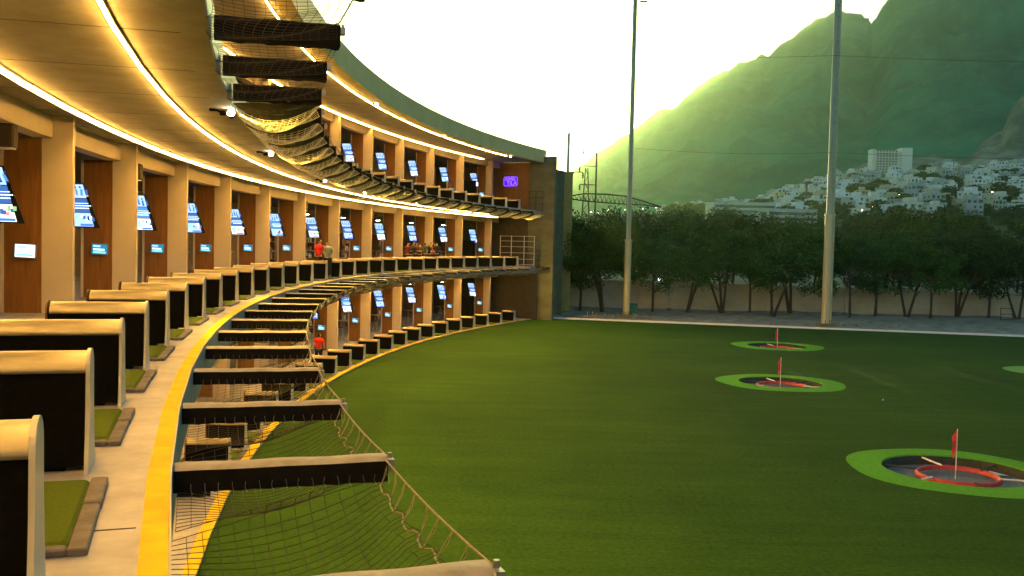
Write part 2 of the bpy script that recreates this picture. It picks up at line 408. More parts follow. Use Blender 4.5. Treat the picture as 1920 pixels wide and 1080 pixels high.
# roof with curved parapet
pe = -.36
mb = MB(); mb.sweep([(pe + .5, ZC[2] + .004), (pe + .5, ZC[2] + .7), (11, ZC[2] + .7), (11, ZC[2] + .004)], S0, S1); bpart(mb, 'roof', M['concrete'])
mb = MB(); mb.sweep([(pe + .5, ZC[2]), (11, ZC[2])], S0, S1, closed=False); bpart(mb, 'ceiling', M['ceiling'])
mb = MB(); mb.sweep([(pe, ZC[2] - .03), (pe - .03, 13.686), (pe + .3, 13.70), (pe + .496, 13.5), (pe + .496, ZC[2] - .03)], S0, S1 + .4); bpart(mb, 'parapet', M['parapet'])
# joints across the ceilings (grooves cover strips)
for L in range(3):
    for k in range(0, 28):
        s = -31.1 + k * BAY; mb = MB()
        if s > S1 - 1 or (L == 0) or (L == 2 and k < 5): continue
        A_ = [P(.15 if L < 2 else .3, s, 0), P(3.5, s, 0), P(3.5, s + .018, 0), P(.15 if L < 2 else .3, s + .018, 0)]
        mb.prism([(p.x, p.y) for p in A_], 'z', ZC[L] - .004, ZC[L] - .001)
        bpart(mb, 'ceiling_joint', M['dark'])
for k in range(12):
    s = -32.3 + 3 * BAY * k; mb = MB()
    A_ = [P(.17, s, 0), P(3.4, s, 0), P(3.4, s + .012, 0), P(.17, s + .012, 0)]
    mb.prism([(p.x, p.y) for p in A_], 'z', ZF[1] + .001, ZF[1] + .0035); bpart(mb, 'floor_joint', M['dark'])
# back wall and dark lounge ceiling
for L in range(3):
    mb = MB(); mb.sweep([(9.6, ZF[L]), (9.6, ZC[L]), (9.75, ZC[L]), (9.75, ZF[L])], S0, S1); bpart(mb, 'back_wall', M['tan'])
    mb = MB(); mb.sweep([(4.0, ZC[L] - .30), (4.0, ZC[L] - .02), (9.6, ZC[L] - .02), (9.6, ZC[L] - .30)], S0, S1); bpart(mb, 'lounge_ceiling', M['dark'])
    mb = MB(); mb.sweep([(3.56, ZC[L] - .43), (3.56, ZC[L] - .001), (3.92, ZC[L] - .001), (3.92, ZC[L] - .43)], S0, S1); bpart(mb, 'lintel_beam', M['fin'])
# columns (fins) and wood partitions
COLS = [-16.95 + 5.2 * k for k in range(-4, 12)]
colm = MB(); colm.bev(-3.75, -3.15, -.17, .17, 0, 3.9, .012); colmesh = {}
wm = MB(); wm.box(-4.45, -3.752, -.075, .06, 0, 3.5); wm.box(-4.52, -4.452, -.08, .07, 0, 3.5, 1)
wmesh = wm.mesh('wood_panel', [M['wood'], M['fin']])
for L in range(3):
    h = ZC[L] - ZF[L] - .0005
    c_ = MB(); c_.box(-3.75, -3.17, -.08, .08, 0, h); cm = c_.mesh('column', M['fin'])
    for i, s in enumerate(COLS):
        for nm, me in (('column', cm), ('wood_panel', wmesh)):
            o = link(nm, me, B); q = P(0, s, ZF[L]) - P(0, 0, 0)
            o.location = q; o.rotation_euler = (0, 0, -s / R)
# end wall: radial, wood on top deck, dark on the lower decks; concrete pier on the field side
SE = 42.3
def radial_box(mb, dr0, dr1, s0, s1, z0, z1, mi=0):
    ps = [P(dr0, s0), P(dr1, s0), P(dr1, s1), P(dr0, s1)]
    mb.prism([(p.x, p.y) for p in ps], 'z', z0, z1, mi)
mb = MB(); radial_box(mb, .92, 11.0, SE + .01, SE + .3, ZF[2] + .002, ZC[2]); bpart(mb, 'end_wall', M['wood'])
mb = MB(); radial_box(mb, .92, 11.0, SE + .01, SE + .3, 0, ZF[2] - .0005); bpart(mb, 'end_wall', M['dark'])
mb = MB()
zz = 0.0
for h_ in (1.25, 2.1, 2.1, 2.1, 2.1, 2.1, 1.4):
    radial_box(mb, -1.35, .9, SE + .012, SE + 0.40, zz + .012, min(zz + h_, 13.15)); zz += h_
radial_box(mb, -1.33, .88, SE + .03, SE + .38, 0.0, 13.1)
bpart(mb, 'end_pier', M['concrete'])
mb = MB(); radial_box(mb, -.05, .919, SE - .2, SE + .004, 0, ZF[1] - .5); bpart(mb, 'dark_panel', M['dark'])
mb = MB(); radial_box(mb, .25, 10.8, SE + .42, SE + 5.5, 0, 12.45)
for k in range(22): radial_box(mb, .2, .245, SE + 1.05 + .2 * k, SE + 1.15 + .2 * k, 0, 12.4)
bpart(mb, 'rear_block', M['concrete'])
# corrugated stairwell block seen past the pier
q = pix(1055, 400, 86); mb = MB()
ax, bx = gx(1040, 86), gx(1071, 86)
n_ = 16
for k in range(n_):
    a = ax + (bx - ax) * k / n_; b_ = ax + (bx - ax) * (k + 1) / n_
    mb.box(a, a + (b_ - a) * .55, 85.95, 88.6, 0, pix(1060, 323, 86).z - .06)
mb.box(ax, bx - .01, 86.0, 88.8, 0, pix(1060, 323, 86).z - .08); mb.box(ax - .2, bx + .08, 85.9, 88.9, pix(1060, 323, 86).z - .055, pix(1060, 323, 86).z + .06)
bpart(mb, 'stair_block', mat('corrugated ochre cladding', (.34, .28, .07), (.42, .35, .10), 2, .7))
# small steel cages on the pier
for z0, dra, drb, h_ in ((ZF[2] + .05, .75, -.45, 1.5), (ZF[1] + .05, .7, -.25, 1.2)):
    mb = MB()
    a0, a1 = P(dra, SE - .25), P(drb, SE - .25); b1 = P(drb, SE + .01)
    for k in range(4):
        z = z0 + h_ * k / 3
        mb.tube([P(dra, SE + .01, z), (a0.x, a0.y, z), (a1.x, a1.y, z), (b1.x, b1.y, z)], .02, 4)
    for a in (a0, a1, (a0 + a1) / 2): mb.tube([(a.x, a.y, z0 - .1), (a.x, a.y, z0 + h_)], .022, 4)
    bpart(mb, 'service_cage', M['dark'])
mb = MB(); radial_box(mb, .9, -1.1, SE - .3, SE + .008, ZF[1] - .12, ZF[1] - .02); bpart(mb, 'ledge', M['dark'])

# tall white railing at the end of the middle deck
t = place(empty('guard_railing'), 0, SE - .35, ZF[1]); tag(t, 'tall white metal guard railing closing the far end of the middle deck', 'railing')
mb = MB()
for z in (.12, .55, 1.05, 1.55, 2.0, 2.4): mb.tube([(-.15, 0, z), (-3.2, 0, z)], .022, 6)
mb.build('rail', M['white'], t)
for x in (-.15, -1.05, -2.2, -3.2):
    mb = MB(); mb.tube([(x, 0, 0), (x, 0, 2.45)], .035, 6); mb.build('post', M['white'], t)

# ------------------------------------------------------------------ LED strips
for L, drs in ((0, (.85, 2.80)), (1, (.846, 2.80)), (2, (.371, 3.20))):
    for k, dr in enumerate(drs):
        dr2 = dr if not (L == 0 and k == 0) else .95
        send = (36.6, 38.6)[k] if L == 2 else (34.6, 40.5)[k]
        zc = ZC[L]
        t = empty('light_strip', P(dr2, 0, zc))
        tag(t, 'glowing warm %s light strip running along the %s deck ceiling' % (('outer', 'inner')[k], DECK[L]), 'light strip', 'LED strips curving along the deck ceilings')
        Tm = Matrix.Translation(-P(dr2, 0, zc))
        mb = MB(); mb.sweep([(dr2 - .03, zc - .035), (dr2 - .03, zc - .002), (dr2 + .03, zc - .002), (dr2 + .03, zc - .035)], -50, send)
        if k == 1: mb.sweep([(dr2 + .034, zc - .095), (dr2 + .034, zc - .002), (dr2 + .040, zc - .002), (dr2 + .040, zc - .095)], -50, send)
        me = mb.mesh('housing', M['white']); me.transform(Tm); link('housing', me, t)
        mb = MB(); mb.sweep([(dr2 - .013, zc - .058), (dr2 - .013, zc - .036), (dr2 + .013, zc - .036), (dr2 + .013, zc - .058)], -50, send)
        me = mb.mesh('diffuser', M['led']); me.transform(Tm); link('diffuser', me, t)
# ------------------------------------------------------------------ floodlights on brackets
def make_flood():
    t = empty('floodlight')
    mb = MB(); mb.box(-.46, -.12, -.04, .04, -.07, 0); mb.box(-.40, -.30, -.05, .05, -.13, -.07)
    mb.tube([(-.30, 0, -.10), (-.18, 0, -.16), (-.10, 0, -.17)], .022, 5); mb.box(-.22, -.13, -.06, .06, -.20, -.12)
    mb.build('bracket', M['black'], t)
    mb = MB(); Mx = Matrix.Translation((-.02, -.03, -.17)) @ Matrix.Rotation(radians(-150), 4, 'Z') @ Matrix.Rotation(radians(12), 4, 'Y')
    mb.lathe([(0, -.10), (.055, -.09), (.075, .0), (.08, .05), (.072, .052), (.068, .03), (0, .03)], 14)
    mb.v = [tuple(Matrix.Translation((-.02, -.03, -.17)) @ Matrix.Rotation(radians(70), 4, 'X') @ Vector(v)) for v in mb.v]
    mb.build('lamp_head', M['black'], t)
    mb = MB(); mb.lathe([(0, .046), (.04, .045), (.065, .036), (0, .034)], 14)
    mb.v = [tuple(Matrix.Translation((-.02, -.03, -.17)) @ Matrix.Rotation(radians(70), 4, 'X') @ Vector(v)) for v in mb.v]
    mb.build('lens', M['lamp'], t)
    ld = bpy.data.lights.new('flood_beam', 'SPOT'); ld.energy = 1000; ld.color = (1.0, .60, .08); ld.spot_size = radians(120); ld.spot_blend = .9; ld.shadow_soft_size = .08
    lo = bpy.data.objects.new('flood_beam', ld); COL.objects.link(lo); lo.parent = t; lo.location = (.12, -.03, -.19)
    lo.rotation_euler = Vector((-.8, .1, 1.0)).to_track_quat('Z', 'Y').to_euler()
    return t
fl = make_flood(); first = True
for L, ss in ((1, (-19.3, -11.1, -.35, 7.55, 17.9, 25.7, 38.8)), (2, (10.4, 23.7, 36.8))):
    for i, s in enumerate(ss):
        o = fl if first else copy_tree(fl); first = False
        place(o, -.12 if L == 1 else .1, s, ZC[L] + .09)
        tag(o, 'lit round floodlight on bracket at the %s deck ceiling edge, %s from camera' % (DECK[L], ORD[i]), 'floodlight', 'floodlights along the slab edges')

# ------------------------------------------------------------------ dividers and mats
def make_divider():
    t = empty('bay_divider')
    mb = MB(); mb.box(-1.64, -.60, -.125, .125, .03, .655); mb.box(-1.55, -.72, -.09, .09, 0, .03); mb.build('board', M['black'], t)
    # rounded cap
    n = 12; pr = [(-.145, .655)] + [(-.145 * cos(pi * k / n), .672 + .118 * sin(pi * k / n)) for k in range(n + 1)] + [(.145, .655)]
    mb = MB(); mb.prism(pr, 'x', -1.62, -.592, smooth=True); mb.build('cap', M['cap'], t)
    # flared end panels
    half = [(.25, 0), (.225, .10), (.185, .25), (.160, .42), (.152, .60), (.150, .675)]
    arc_ = [(.150 * cos(pi * k / n), .68 + .125 * sin(pi * k / n)) for k in range(1, n)]
    prof = [(a, b) for a, b in half] + arc_ + [(-a, b) for a, b in reversed(half)]
    mb = MB(); mb.prism(prof, 'x', -.590, -.565); mb.build('end_panel', M['acryl'], t)
    mb = MB(); mb.prism([(a * .98, b) for a, b in prof], 'x', -1.66, -1.645); mb.build('end_panel', M['wooddark'], t)
    return t
def make_mat():
    t = empty('hitting_mat')
    mb = MB(); mb.bev(-1.9, -.47, -.66, .66, .004, .052, .02); mb.build('turf_pad', M['mat'], t)
    mb = MB(); mb.bev(-.468, -.375, -.74, .10, .003, .040, .008); mb.bev(-.468, -.370, .105, .72, .003, .046, .008)
    mb.bev(-1.9, -.47, -.74, -.662, .003, .040, .008); mb.build('border', M['border'], t)
    return t
dv = make_divider(); mt = make_mat(); fd = fm = True
for L, k0, k1 in ((1, -1, 28), (0, 6, 28), (2, 6, 28)):
    n = 0
    for k in range(k0, k1):
        s = -30.75 + BAY * k; off = .14 if L == 0 else (0 if L == 1 else -.05)
        if L == 2 and k < 14: continue
        o = dv if fd else copy_tree(dv); fd = False; place(o, off - .05, s, ZF[L])
        tag(o, 'black bay divider with tan rounded cap, %s of those along the %s deck' % (ORD[n], DECK[L]), 'bay divider', 'dividers between the hitting bays')
        if k >= (-1 if L == 1 else 8) and L < 2:
            o = mt if fm else copy_tree(mt); fm = False; place(o, off + (.02 if L == 0 else 0), s - 1.22, ZF[L])
            tag(o, 'green hitting mat with grey foam border beside the %s divider on the %s deck' % (ORD[n], DECK[L]), 'hitting mat', 'hitting mats in the bays')
        n += 1

# ------------------------------------------------------------------ net outriggers, nets
def make_beam(top):
    t = empty('net_beam')
    mb = MB(); n = 14
    for i in range(n):
        x0 = .005 + 1.5 * i / n; x1 = .005 + 1.5 * (i + 1) / n
        a, b = .004 * sin(i * 1.1), .004 * sin((i + 1) * 1.1)
        mb.add([(x0, -.11, -.01 + a * .4), (x1, -.11, -.01 + b * .4), (x1, -.06, .012 + b), (x0, -.06, .012 + a), (x1, .07, .012 + b), (x0, .07, .012 + a), (x1, .11, -.012), (x0, .11, -.012)],
               [(0, 1, 2, 3), (3, 2, 4, 5), (5, 4, 6, 7)], 0, True)
    mb.build('top_cover', M['beamtop'] if not top else M['vinyl'], t)
    mb = MB(); vs = []; m = 30
    dep = .15 if not top else .25
    for side in (-1, 1):
        vs = []; fs = []
        for i in range(m + 1):
            x = .004 + 1.5 * i / m
            for j in range(4):
                q = j / 3
                vs.append((x, side * (.113 + .010 * sin(i * 1.9 + j) * q + .006 * sin(i * .7)), -.012 - dep * q + (.012 * sin(i * .8) * q if top else .004 * sin(i * 1.3) * q)))
        for i in range(m):
            for j in range(3): a = i * 4 + j; fs.append((a, a + 4, a + 5, a + 1))
        mb.add(vs, fs, 0, True)
    mb.add([(1.504, -.113, -.01), (1.504, .113, -.01), (1.504, .113, -.012 - dep), (1.504, -.113, -.012 - dep)], [(0, 1, 2, 3)])
    mb.add([(.004, -.113, -.012 - dep), (1.504, -.113, -.012 - dep), (1.504, .113, -.012 - dep), (.004, .113, -.012 - dep)], [(0, 1, 2, 3)])
    mb.build('skirt', M['vinyl'], t)
    mb = MB(); mb.box(1.505, 1.57, -.055, .055, -.10, -.015); mb.tube([(1.54, 0, -.01), (1.54, 0, .03)], .018, 6); mb.build('end_bracket', M['metal'], t)
    if not top:
        mb = MB()
        for i in range(16):
            x = .12 + 1.38 * i / 15; pts = [(x, -.125, -.10), (x + .01 * sin(i * 3), -.135, -.14), (x + .012, -.13, -.175)]
            mb.tube(pts, .0016, 3, cap=False)
        mb.build('lacing', M['metal'], t)
    return t
def net_geo(top, n_r, n_t, rad, drape=False, seed=0):
    """net between two beams, local frame at the first beam: x towards the field, y along the deck"""
    rnd = random.Random(seed)
    def f(u, v):
        su = sin(pi * u) ** .6 if 0 < u < 1 else 0
        x = .02 + 1.48 * v; y = .115 + (BAY - .23) * u
        if not top:
            z = (-.50 + .36 * v) - .26 * su * sin(pi * v ** 1.2) - .05 * su * (v > .97)
            y += .03 * sin(9 * v + 4 * u) * su
        else:
            z = (-.30 + .12 * v) - (.10 if seed == 0 else .30 + .08 * sin(seed)) * su * sin(pi * v) ** .8
            x += .06 * sin(7 * u + seed) * su; z += .03 * sin(13 * u + 5 * v + seed) * su
        # drawn back from the rope between ties
        if not top and v > .8: x -= .06 * su * ((v - .8) / .2) * abs(sin(u * pi * 6)) 
        return Vector((x, y, z))
    mb = MB()
    for i in range(n_r + 1):
        u = i / n_r; mb.tube([f(u, j / 14) for j in range(15)], rad, 3, cap=False)
    for j in range(n_t + 1):
        v = j / n_t; mb.tube([f(i / 20, v) for i in range(21)], rad, 3, cap=False)
    rp = MB(); hx = 1.53
    pts = [(hx, BAY * i / 10, -.005 - .03 * sin(pi * i / 10)) for i in range(11)]
    rp.tube(pts, .008, 5)
    if not top:
        for i in range(9):
            u = (i + .5) / 9; a = Vector((hx, BAY * u, -.03)); b = f(u, .99)
            for dy in (-.02, .02): rp.tube([a, (a + b) / 2 + Vector((.015, dy, .01)), b], .0035, 3, cap=False)
        rp.tube([(f(i / 40, .985) + Vector((0, 0, .012 * sin(i * 1.9)))) for i in range(41)], .0065, 5)
    dr_ = None
    if drape:
        dr_ = MB(); vs = []; fs = []; a, b = 24, 9
        for i in range(a + 1):
            for j in range(b + 1):
                p = f(.0 + .16 * i / a, j / b * 1.0); p.z -= .012; p.z += .02 * sin(i * 1.1 + j); vs.append(p)
        for i in range(a):
            for j in range(b): q = i * (b + 1) + j; fs.append((q, q + b + 1, q + b + 2, q + 1))
        dr_.add(vs, fs, 0, True)
    return mb, rp, dr_
def make_net(top, rad, drape, seed):
    t = empty('safety_net'); a, b, c = net_geo(top, 24 if seed == 0 else 20, 14 if seed == 0 else 11, rad, drape, seed)
    a.build('netting', M['netlit'] if top and seed else M['netdark'], t, recalc=False); b.build('edge_rope', M['rope'], t, recalc=False)
    if c: c.build('cloth', M['drape'], t)
    return t
bl, bt = make_beam(False), make_beam(True)
n_l = make_net(False, .0032, False, 0); n_t = [make_net(True, .0055, True, 1), make_net(True, .0055, True, 2.4), make_net(True, .003, False, 0)]
used = set()
def inst(o):
    if o.name in used: return copy_tree(o)
    used.add(o.name); return o
n = 0
for k in range(-3, 27):
    s = -30.65 + BAY * k
    if k >= -2:
        o = inst(bl); place(o, EDGE[1] - .002, s, ZF[1] - .05)
        tag(o, 'grey topped net outrigger beam with black skirt, %s along the middle deck edge' % ORD[n], 'net beam', 'net outriggers on the middle deck')
        o = inst(n_l); place(o, EDGE[1], s, ZF[1] - .05)
        tag(o, 'black string safety net sagging after the %s beam of the middle deck' % ORD[n], 'safety net', 'safety nets of the middle deck')
        n += 1
n = 0
for k in range(0, 27):
    s = -30.65 + BAY * k
    o = inst(bt); place(o, EDGE[2] - .03, s, ZF[2] - .23)
    tag(o, 'black cloth covered net outrigger, %s along the top deck edge overhead' % ORD[n], 'net beam', 'net outriggers on the top deck')
    o = inst(n_t[2] if k < 4 else n_t[k % 2]); place(o, EDGE[2], s, ZF[2] - .23)
    tag(o, '%s sagging after the %s beam of the top deck' % ('sheer black string net' if k < 4 else 'string netting coloured as lit from below', ORD[n]), 'safety net', 'safety nets of the top deck')
    n += 1

# ------------------------------------------------------------------ screens
scr = {'white': emit('screen pale blue', (.34, .52, .90), 0.62), 'navy': emit('screen navy', (.03, .10, .30), 0.68), 'teal': emit('screen blue', (.06, .20, .48), 0.68),
       'txt': emit('screen text', (.75, .88, 1.0), 0.81), 'red': emit('screen red', (.9, .25, .18), 0.62), 'green': emit('screen green', (.25, .45, .18), 0.62),
       'cyan': emit('screen cyan', (.15, .65, .85), 0.87), 'blue': emit('screen royal blue', (.04, .14, .75), 0.81), 'cream': emit('screen cream', (.9, .8, .62), 0.81),
       'dk': emit('screen dark', (.015, .03, .08), 0.62)}
SK = list(scr)
def make_tv(seed):
    rnd = random.Random(seed); t = empty('bay_screen')
    W, H = .50, 1.02
    mb = MB(); D = .06
    # casing, wider black flank on the field side growing downwards
    mb.prism([(-W / 2 - .02, -H / 2 - .03), (W / 2 + .13, -H / 2 - .03), (W / 2 + .03, H / 2 + .03), (-W / 2 - .02, H / 2 + .03)], 'y', 0.0, D)
    mb.tube([(0, D + .02, H / 2 - .1), (0, D + .02, H / 2 + .5)], .025, 6); mb.box(-.12, .12, D, D + .04, H / 2 - .2, H / 2 - .02)
    mb.build('casing', M['tvbody'], t)
    faces = MB(); y = -.003
    def q(x0, x1, z0, z1, c, d=0, sk=0.0):
        faces.add([(x0, y - d * .0012, z0), (x1, y - d * .0012, z0), (x1 + sk, y - d * .0012, z1), (x0 + sk, y - d * .0012, z1)], [(0, 1, 2, 3)], SK.index(c))
    g = H / 3
    a, b_ = -W / 2, W / 2
    q(a, b_, g / 2 + .012, H / 2, 'white')
    for i in range(5):
        x = a + .05 + .11 * i + rnd.uniform(-.01, .01); z = g / 2 + .05 + rnd.uniform(0, .06)
        q(x, x + .055, z, z + .13, rnd.choice(['navy', 'blue', 'teal']), 1, rnd.uniform(-.03, .03)); q(x + .01, x + .05, z + .15, z + .20, 'dk', 1); q(x, x + .06, z - .03, z + .0, rnd.choice(['dk', 'red', 'teal']), 1)
    q(a, b_, -g / 2 + .006, g / 2 - .006, 'teal' if seed % 3 == 1 else 'navy')
    for i, (l0, l1) in enumerate(((.12, .52), (.08, .56), (.14, .50))):
        z = .045 - .062 * i; x = a + l0
        while x < a + l1:
            ww = rnd.uniform(.03, .07); q(x, min(x + ww, a + l1), z, z + (.022 if i else .014), 'txt', 1); x += ww + .008
    q(a, b_, -H / 2, -g / 2 - .012, 'cream' if seed % 2 else 'white')
    q(a + .02, a + .2, -H / 2 + .06, -H / 2 + .28, 'white', 1); q(a + .05, a + .18, -H / 2 + .2, -H / 2 + .25, 'cyan', 2)
    for i in range(6):
        x = a + .24 + .05 * i; z = -H / 2 + rnd.uniform(.08, .22); q(x, x + .06, z, z + rnd.uniform(.05, .11), rnd.choice(['red', 'green', 'dk', 'cream', 'navy']), 1 + i, .02)
    q(a + .2, b_ - .01, -H / 2 + .01, -H / 2 + .065, 'blue', 8)
    faces.build('display', [scr[k] for k in SK], t, recalc=False)
    for ch in t.children: ch.data.transform(Matrix(((1, 0, -.26, 0), (0, 1, 0, 0), (0, 0, 1, 0), (0, 0, 0, 1))))
    return t
def make_touch(white=False):
    t = empty('touch_screen')
    mb = MB(); mb.bev(-.21, .21, .012, .05, -.15, .15, .01); mb.tube([(0, .05, -.02), (0, .12, -.02)], .03, 6); mb.build('casing', M['metal'], t)
    mb = MB(); mb.add([(-.185, .0105, -.125), (.185, .0105, -.125), (.185, .0105, .125), (-.185, .0105, .125)], [(0, 1, 2, 3)], 4 if not white else 0)
    mb.add([(-.15, .009, -.03), (.12, .009, -.03), (.12, .009, .01), (-.15, .009, .01)], [(0, 1, 2, 3)], 0)
    mb.add([(-.15, .009, -.10), (.15, .009, -.10), (.15, .009, -.06), (-.15, .009, -.06)], [(0, 1, 2, 3)], 1)
    mb.add([(-.16, .009, .05), (.02, .009, .05), (.02, .009, .10), (-.16, .009, .10)], [(0, 1, 2, 3)], 3)
    mb.build('display', [scr['txt'], scr['cyan'], scr['teal'], scr['white'], emit('screen deep teal', (.01, .10, .16), 1.0)], t, recalc=False)
    return t
tvs = [make_tv(i) for i in range(6)]; tc = make_touch(); tcw = None
TVP = {}
for L in range(3):
    n = 0
    for i, s in enumerate(COLS):
        if s < -18 or (L == 0 and s < 12) or (L == 2 and s < 7): continue
        dist = 'nearest'
        o = inst(tvs[(i * 5 + L) % 6]); q = P(4.30, s - 1.0, ZF[L] + 2.31)
        o.location = q; o.rotation_euler = (0, 0, -(s - 1.0) / R)
        tag(o, 'leaning portrait screen with three bright pictures, %s bay of the %s deck in view' % (ORD[n], DECK[L]), 'screen', 'leaning bay screens')
        o = make_touch(True) if (L == 1 and n == 0) else inst(tc); o.location = P(4.04, s - .15, ZF[L] + 1.24); o.rotation_euler = (0, radians(2), -s / R)
        tag(o, 'small %s touch screen on a wood panel, %s bay of the %s deck in view' % ('white' if (L == 1 and n == 0) else 'teal', ORD[n], DECK[L]), 'touch screen', 'touch screens on the wood panels')
        n += 1

# ------------------------------------------------------------------ lounge furniture
def make_table():
    t = empty('high_table')
    mb = MB(); mb.bev(-.35, .35, -.45, .45, 1.02, 1.06, .012); mb.build('table_top', M['cap'], t)
    mb = MB(); mb.tube([(0, 0, 0.02), (0, 0, 1.02)], .04, 8); mb.build('leg', M['metal'], t)
    mb = MB(); mb.lathe([(0, .03), (.26, .015), (.27, 0), (0, 0)], 14); mb.build('base', M['metal'], t)
    return t
def make_stool():
    t = empty('bar_stool')
    mb = MB(); mb.lathe([(0, .70), (.17, .70), (.19, .73), (.17, .77), (0, .78)], 12); mb.build('seat', M['wooddark'], t)
    for a in range(4):
        c, s_ = cos(a * pi / 2 + .78), sin(a * pi / 2 + .78)
        mb = MB(); mb.tube([(c * .12, s_ * .12, .70), (c * .22, s_ * .22, 0)], .014, 5); mb.build('leg', M['metal'], t)
    mb = MB(); mb.lathe([(.185, .27), (.2, .28), (.185, .29), (.17, .28), (.185, .27)], 12); mb.build('foot_ring', M['metal'], t)
    return t
def make_pendant(cool):
    t = empty('ceiling_lamp')
    mb = MB(); mb.tube([(0, 0, -.1), (0, 0, -.55)], .008, 4); mb.lathe([(.02, -.52), (.17, -.60), (.18, -.63), (.17, -.63), (.02, -.55)], 14); mb.build('lamp_shade', M['tvbody'], t)
    mb = MB(); mb.lathe([(0, -.60), (.14, -.615), (.14, -.635), (0, -.65)], 12); mb.build('bulb', M['bulbcool'] if cool else M['bulb'], t)
    return t
def make_shelf(seed):
    rnd = random.Random(seed); t = empty('bar_shelf')
    mb = MB(); mb.box(-.25, .25, -.8, -.76, 0, 2.2); mb.box(-.25, .25, .76, .8, 0, 2.2); mb.box(-.25, .25, -.78, .78, 2.16, 2.2)
    mb.build('frame', M['wooddark'], t)
    for z in (.5, 1.0, 1.5, 2.0):
        mb = MB(); mb.box(-.25, .25, -.76, .76, z, z + .03); mb.build('shelf_board', M['cap'], t)
    for z in (.53, 1.03, 1.53):
        y = -.7; mb = MB()
        while y < .65:
            ww = rnd.uniform(.05, .12); hh = rnd.uniform(.1, .34); mb.box(-.12, .1, y, y + ww + .002, z, z + hh, rnd.randrange(4)); y += ww
        mb.build('row_of_goods', [M['red'], M['white'], M['tan'], M['tvbody']], t)
    return t
tb, stl, pw, pc, sh = make_table(), make_stool(), make_pendant(False), make_pendant(True), [make_shelf(1), make_shelf(5)]
for L in range(3):
    n = 0
    for i, s in enumerate(COLS):
        if s < -17.5 or (L == 0 and s < 12) or (L == 2 and s < 7): continue
        where = '%s bay of the %s deck in view' % (ORD[n], DECK[L])
        o = inst(tb); place(o, 5.6, s + 1.4, ZF[L]); o.rotation_euler.z += .1 * (i % 3)
        tag(o, 'tan topped high table in the lounge, ' + where, 'table', 'high tables in the lounge')
        for kk, (a, b_) in enumerate(((5.3, .7), (5.9, 2.1))):
            o = inst(stl); place(o, a, s + b_, ZF[L]); tag(o, 'round seated bar stool %s the high table, %s' % (('before', 'behind')[kk], where), 'stool', 'bar stools in the lounge')
        o = inst(pc if (i + L) % 3 == 0 else pw); place(o, 6.0, s + 2.4, ZC[L] - .2)
        tag(o, 'lit %s ceiling lamp hanging in the lounge, %s' % ('cool' if (i + L) % 3 == 0 else 'warm', where), 'lamp', 'lounge ceiling lamps')
        o = inst(sh[i % 2]); place(o, 8.6, s + 2.6, ZF[L]); tag(o, 'wooden shelf of bottles, ' + where, 'shelf', 'shelves at the lounge back')
        n += 1
# dark cabinets in the last bay of each deck
for L in range(3):
    t = place(empty('storage_cabinet'), 0, 37.2, ZF[L]); tag(t, 'tall black storage cabinet standing in the last bay of the %s deck' % DECK[L], 'cabinet', 'black cabinets in the last bays')
    mb = MB(); mb.bev(-4.4, -3.25, -.3, .3, .04, (1.95, 1.95, 2.1)[L], .01); mb.build('body', M['black'], t)
    mb = MB(); mb.box(-3.85, -3.3, -.315, -.302, .1, 1.85); mb.build('door', M['black'], t)
# black loudspeakers under the lintels
t0 = empty('loudspeaker')
mb = MB(); mb.bev(-.14, .14, -.14, .14, -.42, 0, .03); mb.build('cabinet', M['dark'], t0)
mb = MB(); mb.box(-.11, .11, -.12, .12, -.45, -.425); mb.build('grille', M['white'], t0)
mb = MB(); mb.box(-.03, .03, -.03, .03, 0.002, .12); mb.build('bracket', M['metal'], t0)
for n, s in enumerate((-19.2, -10.9, 4.3, 9.6, 20.0)):
    o = inst(t0); place(o, 3.42 + (.28 if n == 0 else 0), s, ZC[1] - .42); tag(o, 'black boxy loudspeaker hung below the middle deck lintel, %s from camera' % ORD[n], 'loudspeaker', 'loudspeakers under the lintels')

# ------------------------------------------------------------------ neon sign on the wood end wall, bay number plate
def text_mesh(txt, size, ext):
    c = bpy.data.curves.new('txt', 'FONT'); c.body = txt; c.size = size; c.extrude = ext; c.align_x = 'CENTER'; c.align_y = 'CENTER'
    o = bpy.data.objects.new('txt', c); COL.objects.link(o); dg = bpy.context.evaluated_depsgraph_get()
    me = bpy.data.meshes.new_from_object(o.evaluated_get(dg)); bpy.data.objects.remove(o); return me
violet = emit('violet neon', (.16, .05, 1.0), 1.5); blue = emit('blue neon', (.02, .005, 1.0), .8)
t = empty('neon_sign'); t.location = P(2.55, SE - .03, pix(957, 339, 78).z); t.rotation_euler = (0, 0, -SE / R)
tag(t, 'small glowing violet and blue neon sign on the wood end wall', 'sign')
mb = MB(); n = 24
out = [(.64 * cos(a) * (1 if abs(cos(a)) < .8 else 1), .40 * sin(a)) for a in [2 * pi * k / n for k in range(n)]]
out = [(max(-.6, min(.6, x * 1.25)), max(-.36, min(.36, z * 1.2))) for x, z in out]
mb.prism(out, 'y', -.0, .02); mb.build('backing', blue, t)
mb = MB(); mb.tube([(x, -.02, z) for x, z in out + out[:1]], .018, 5, cap=False); mb.build('neon_outline', violet, t)
for txt, size, x, z in (('TILA', .46, .10, -.15), ('ASMEL', .34, 0, .17)):
    me = text_mesh(txt, size, .012); me.materials.clear(); me.materials.append(violet)
    me.transform(Matrix.Translation((x, -.025, z)) @ Matrix.Rotation(pi / 2, 4, 'X')); link('lettering', me, t)
t = empty('number_plate'); t.location = P(3.45, 3.6 + .9, ZF[1] + 1.1); t.rotation_euler = (0, 0, -3.6 / R)
tag(t, 'tan number plate with dark 20 left of the man in red', 'number plate')
mb = MB(); mb.bev(-.2, .2, -.02, .02, -.16, .16, .01); mb.build('plate', M['cap'], t)
mb = MB(); mb.tube([(0, .03, -1.1), (0, .03, .0)], .025, 6); mb.build('post', M['metal'], t)
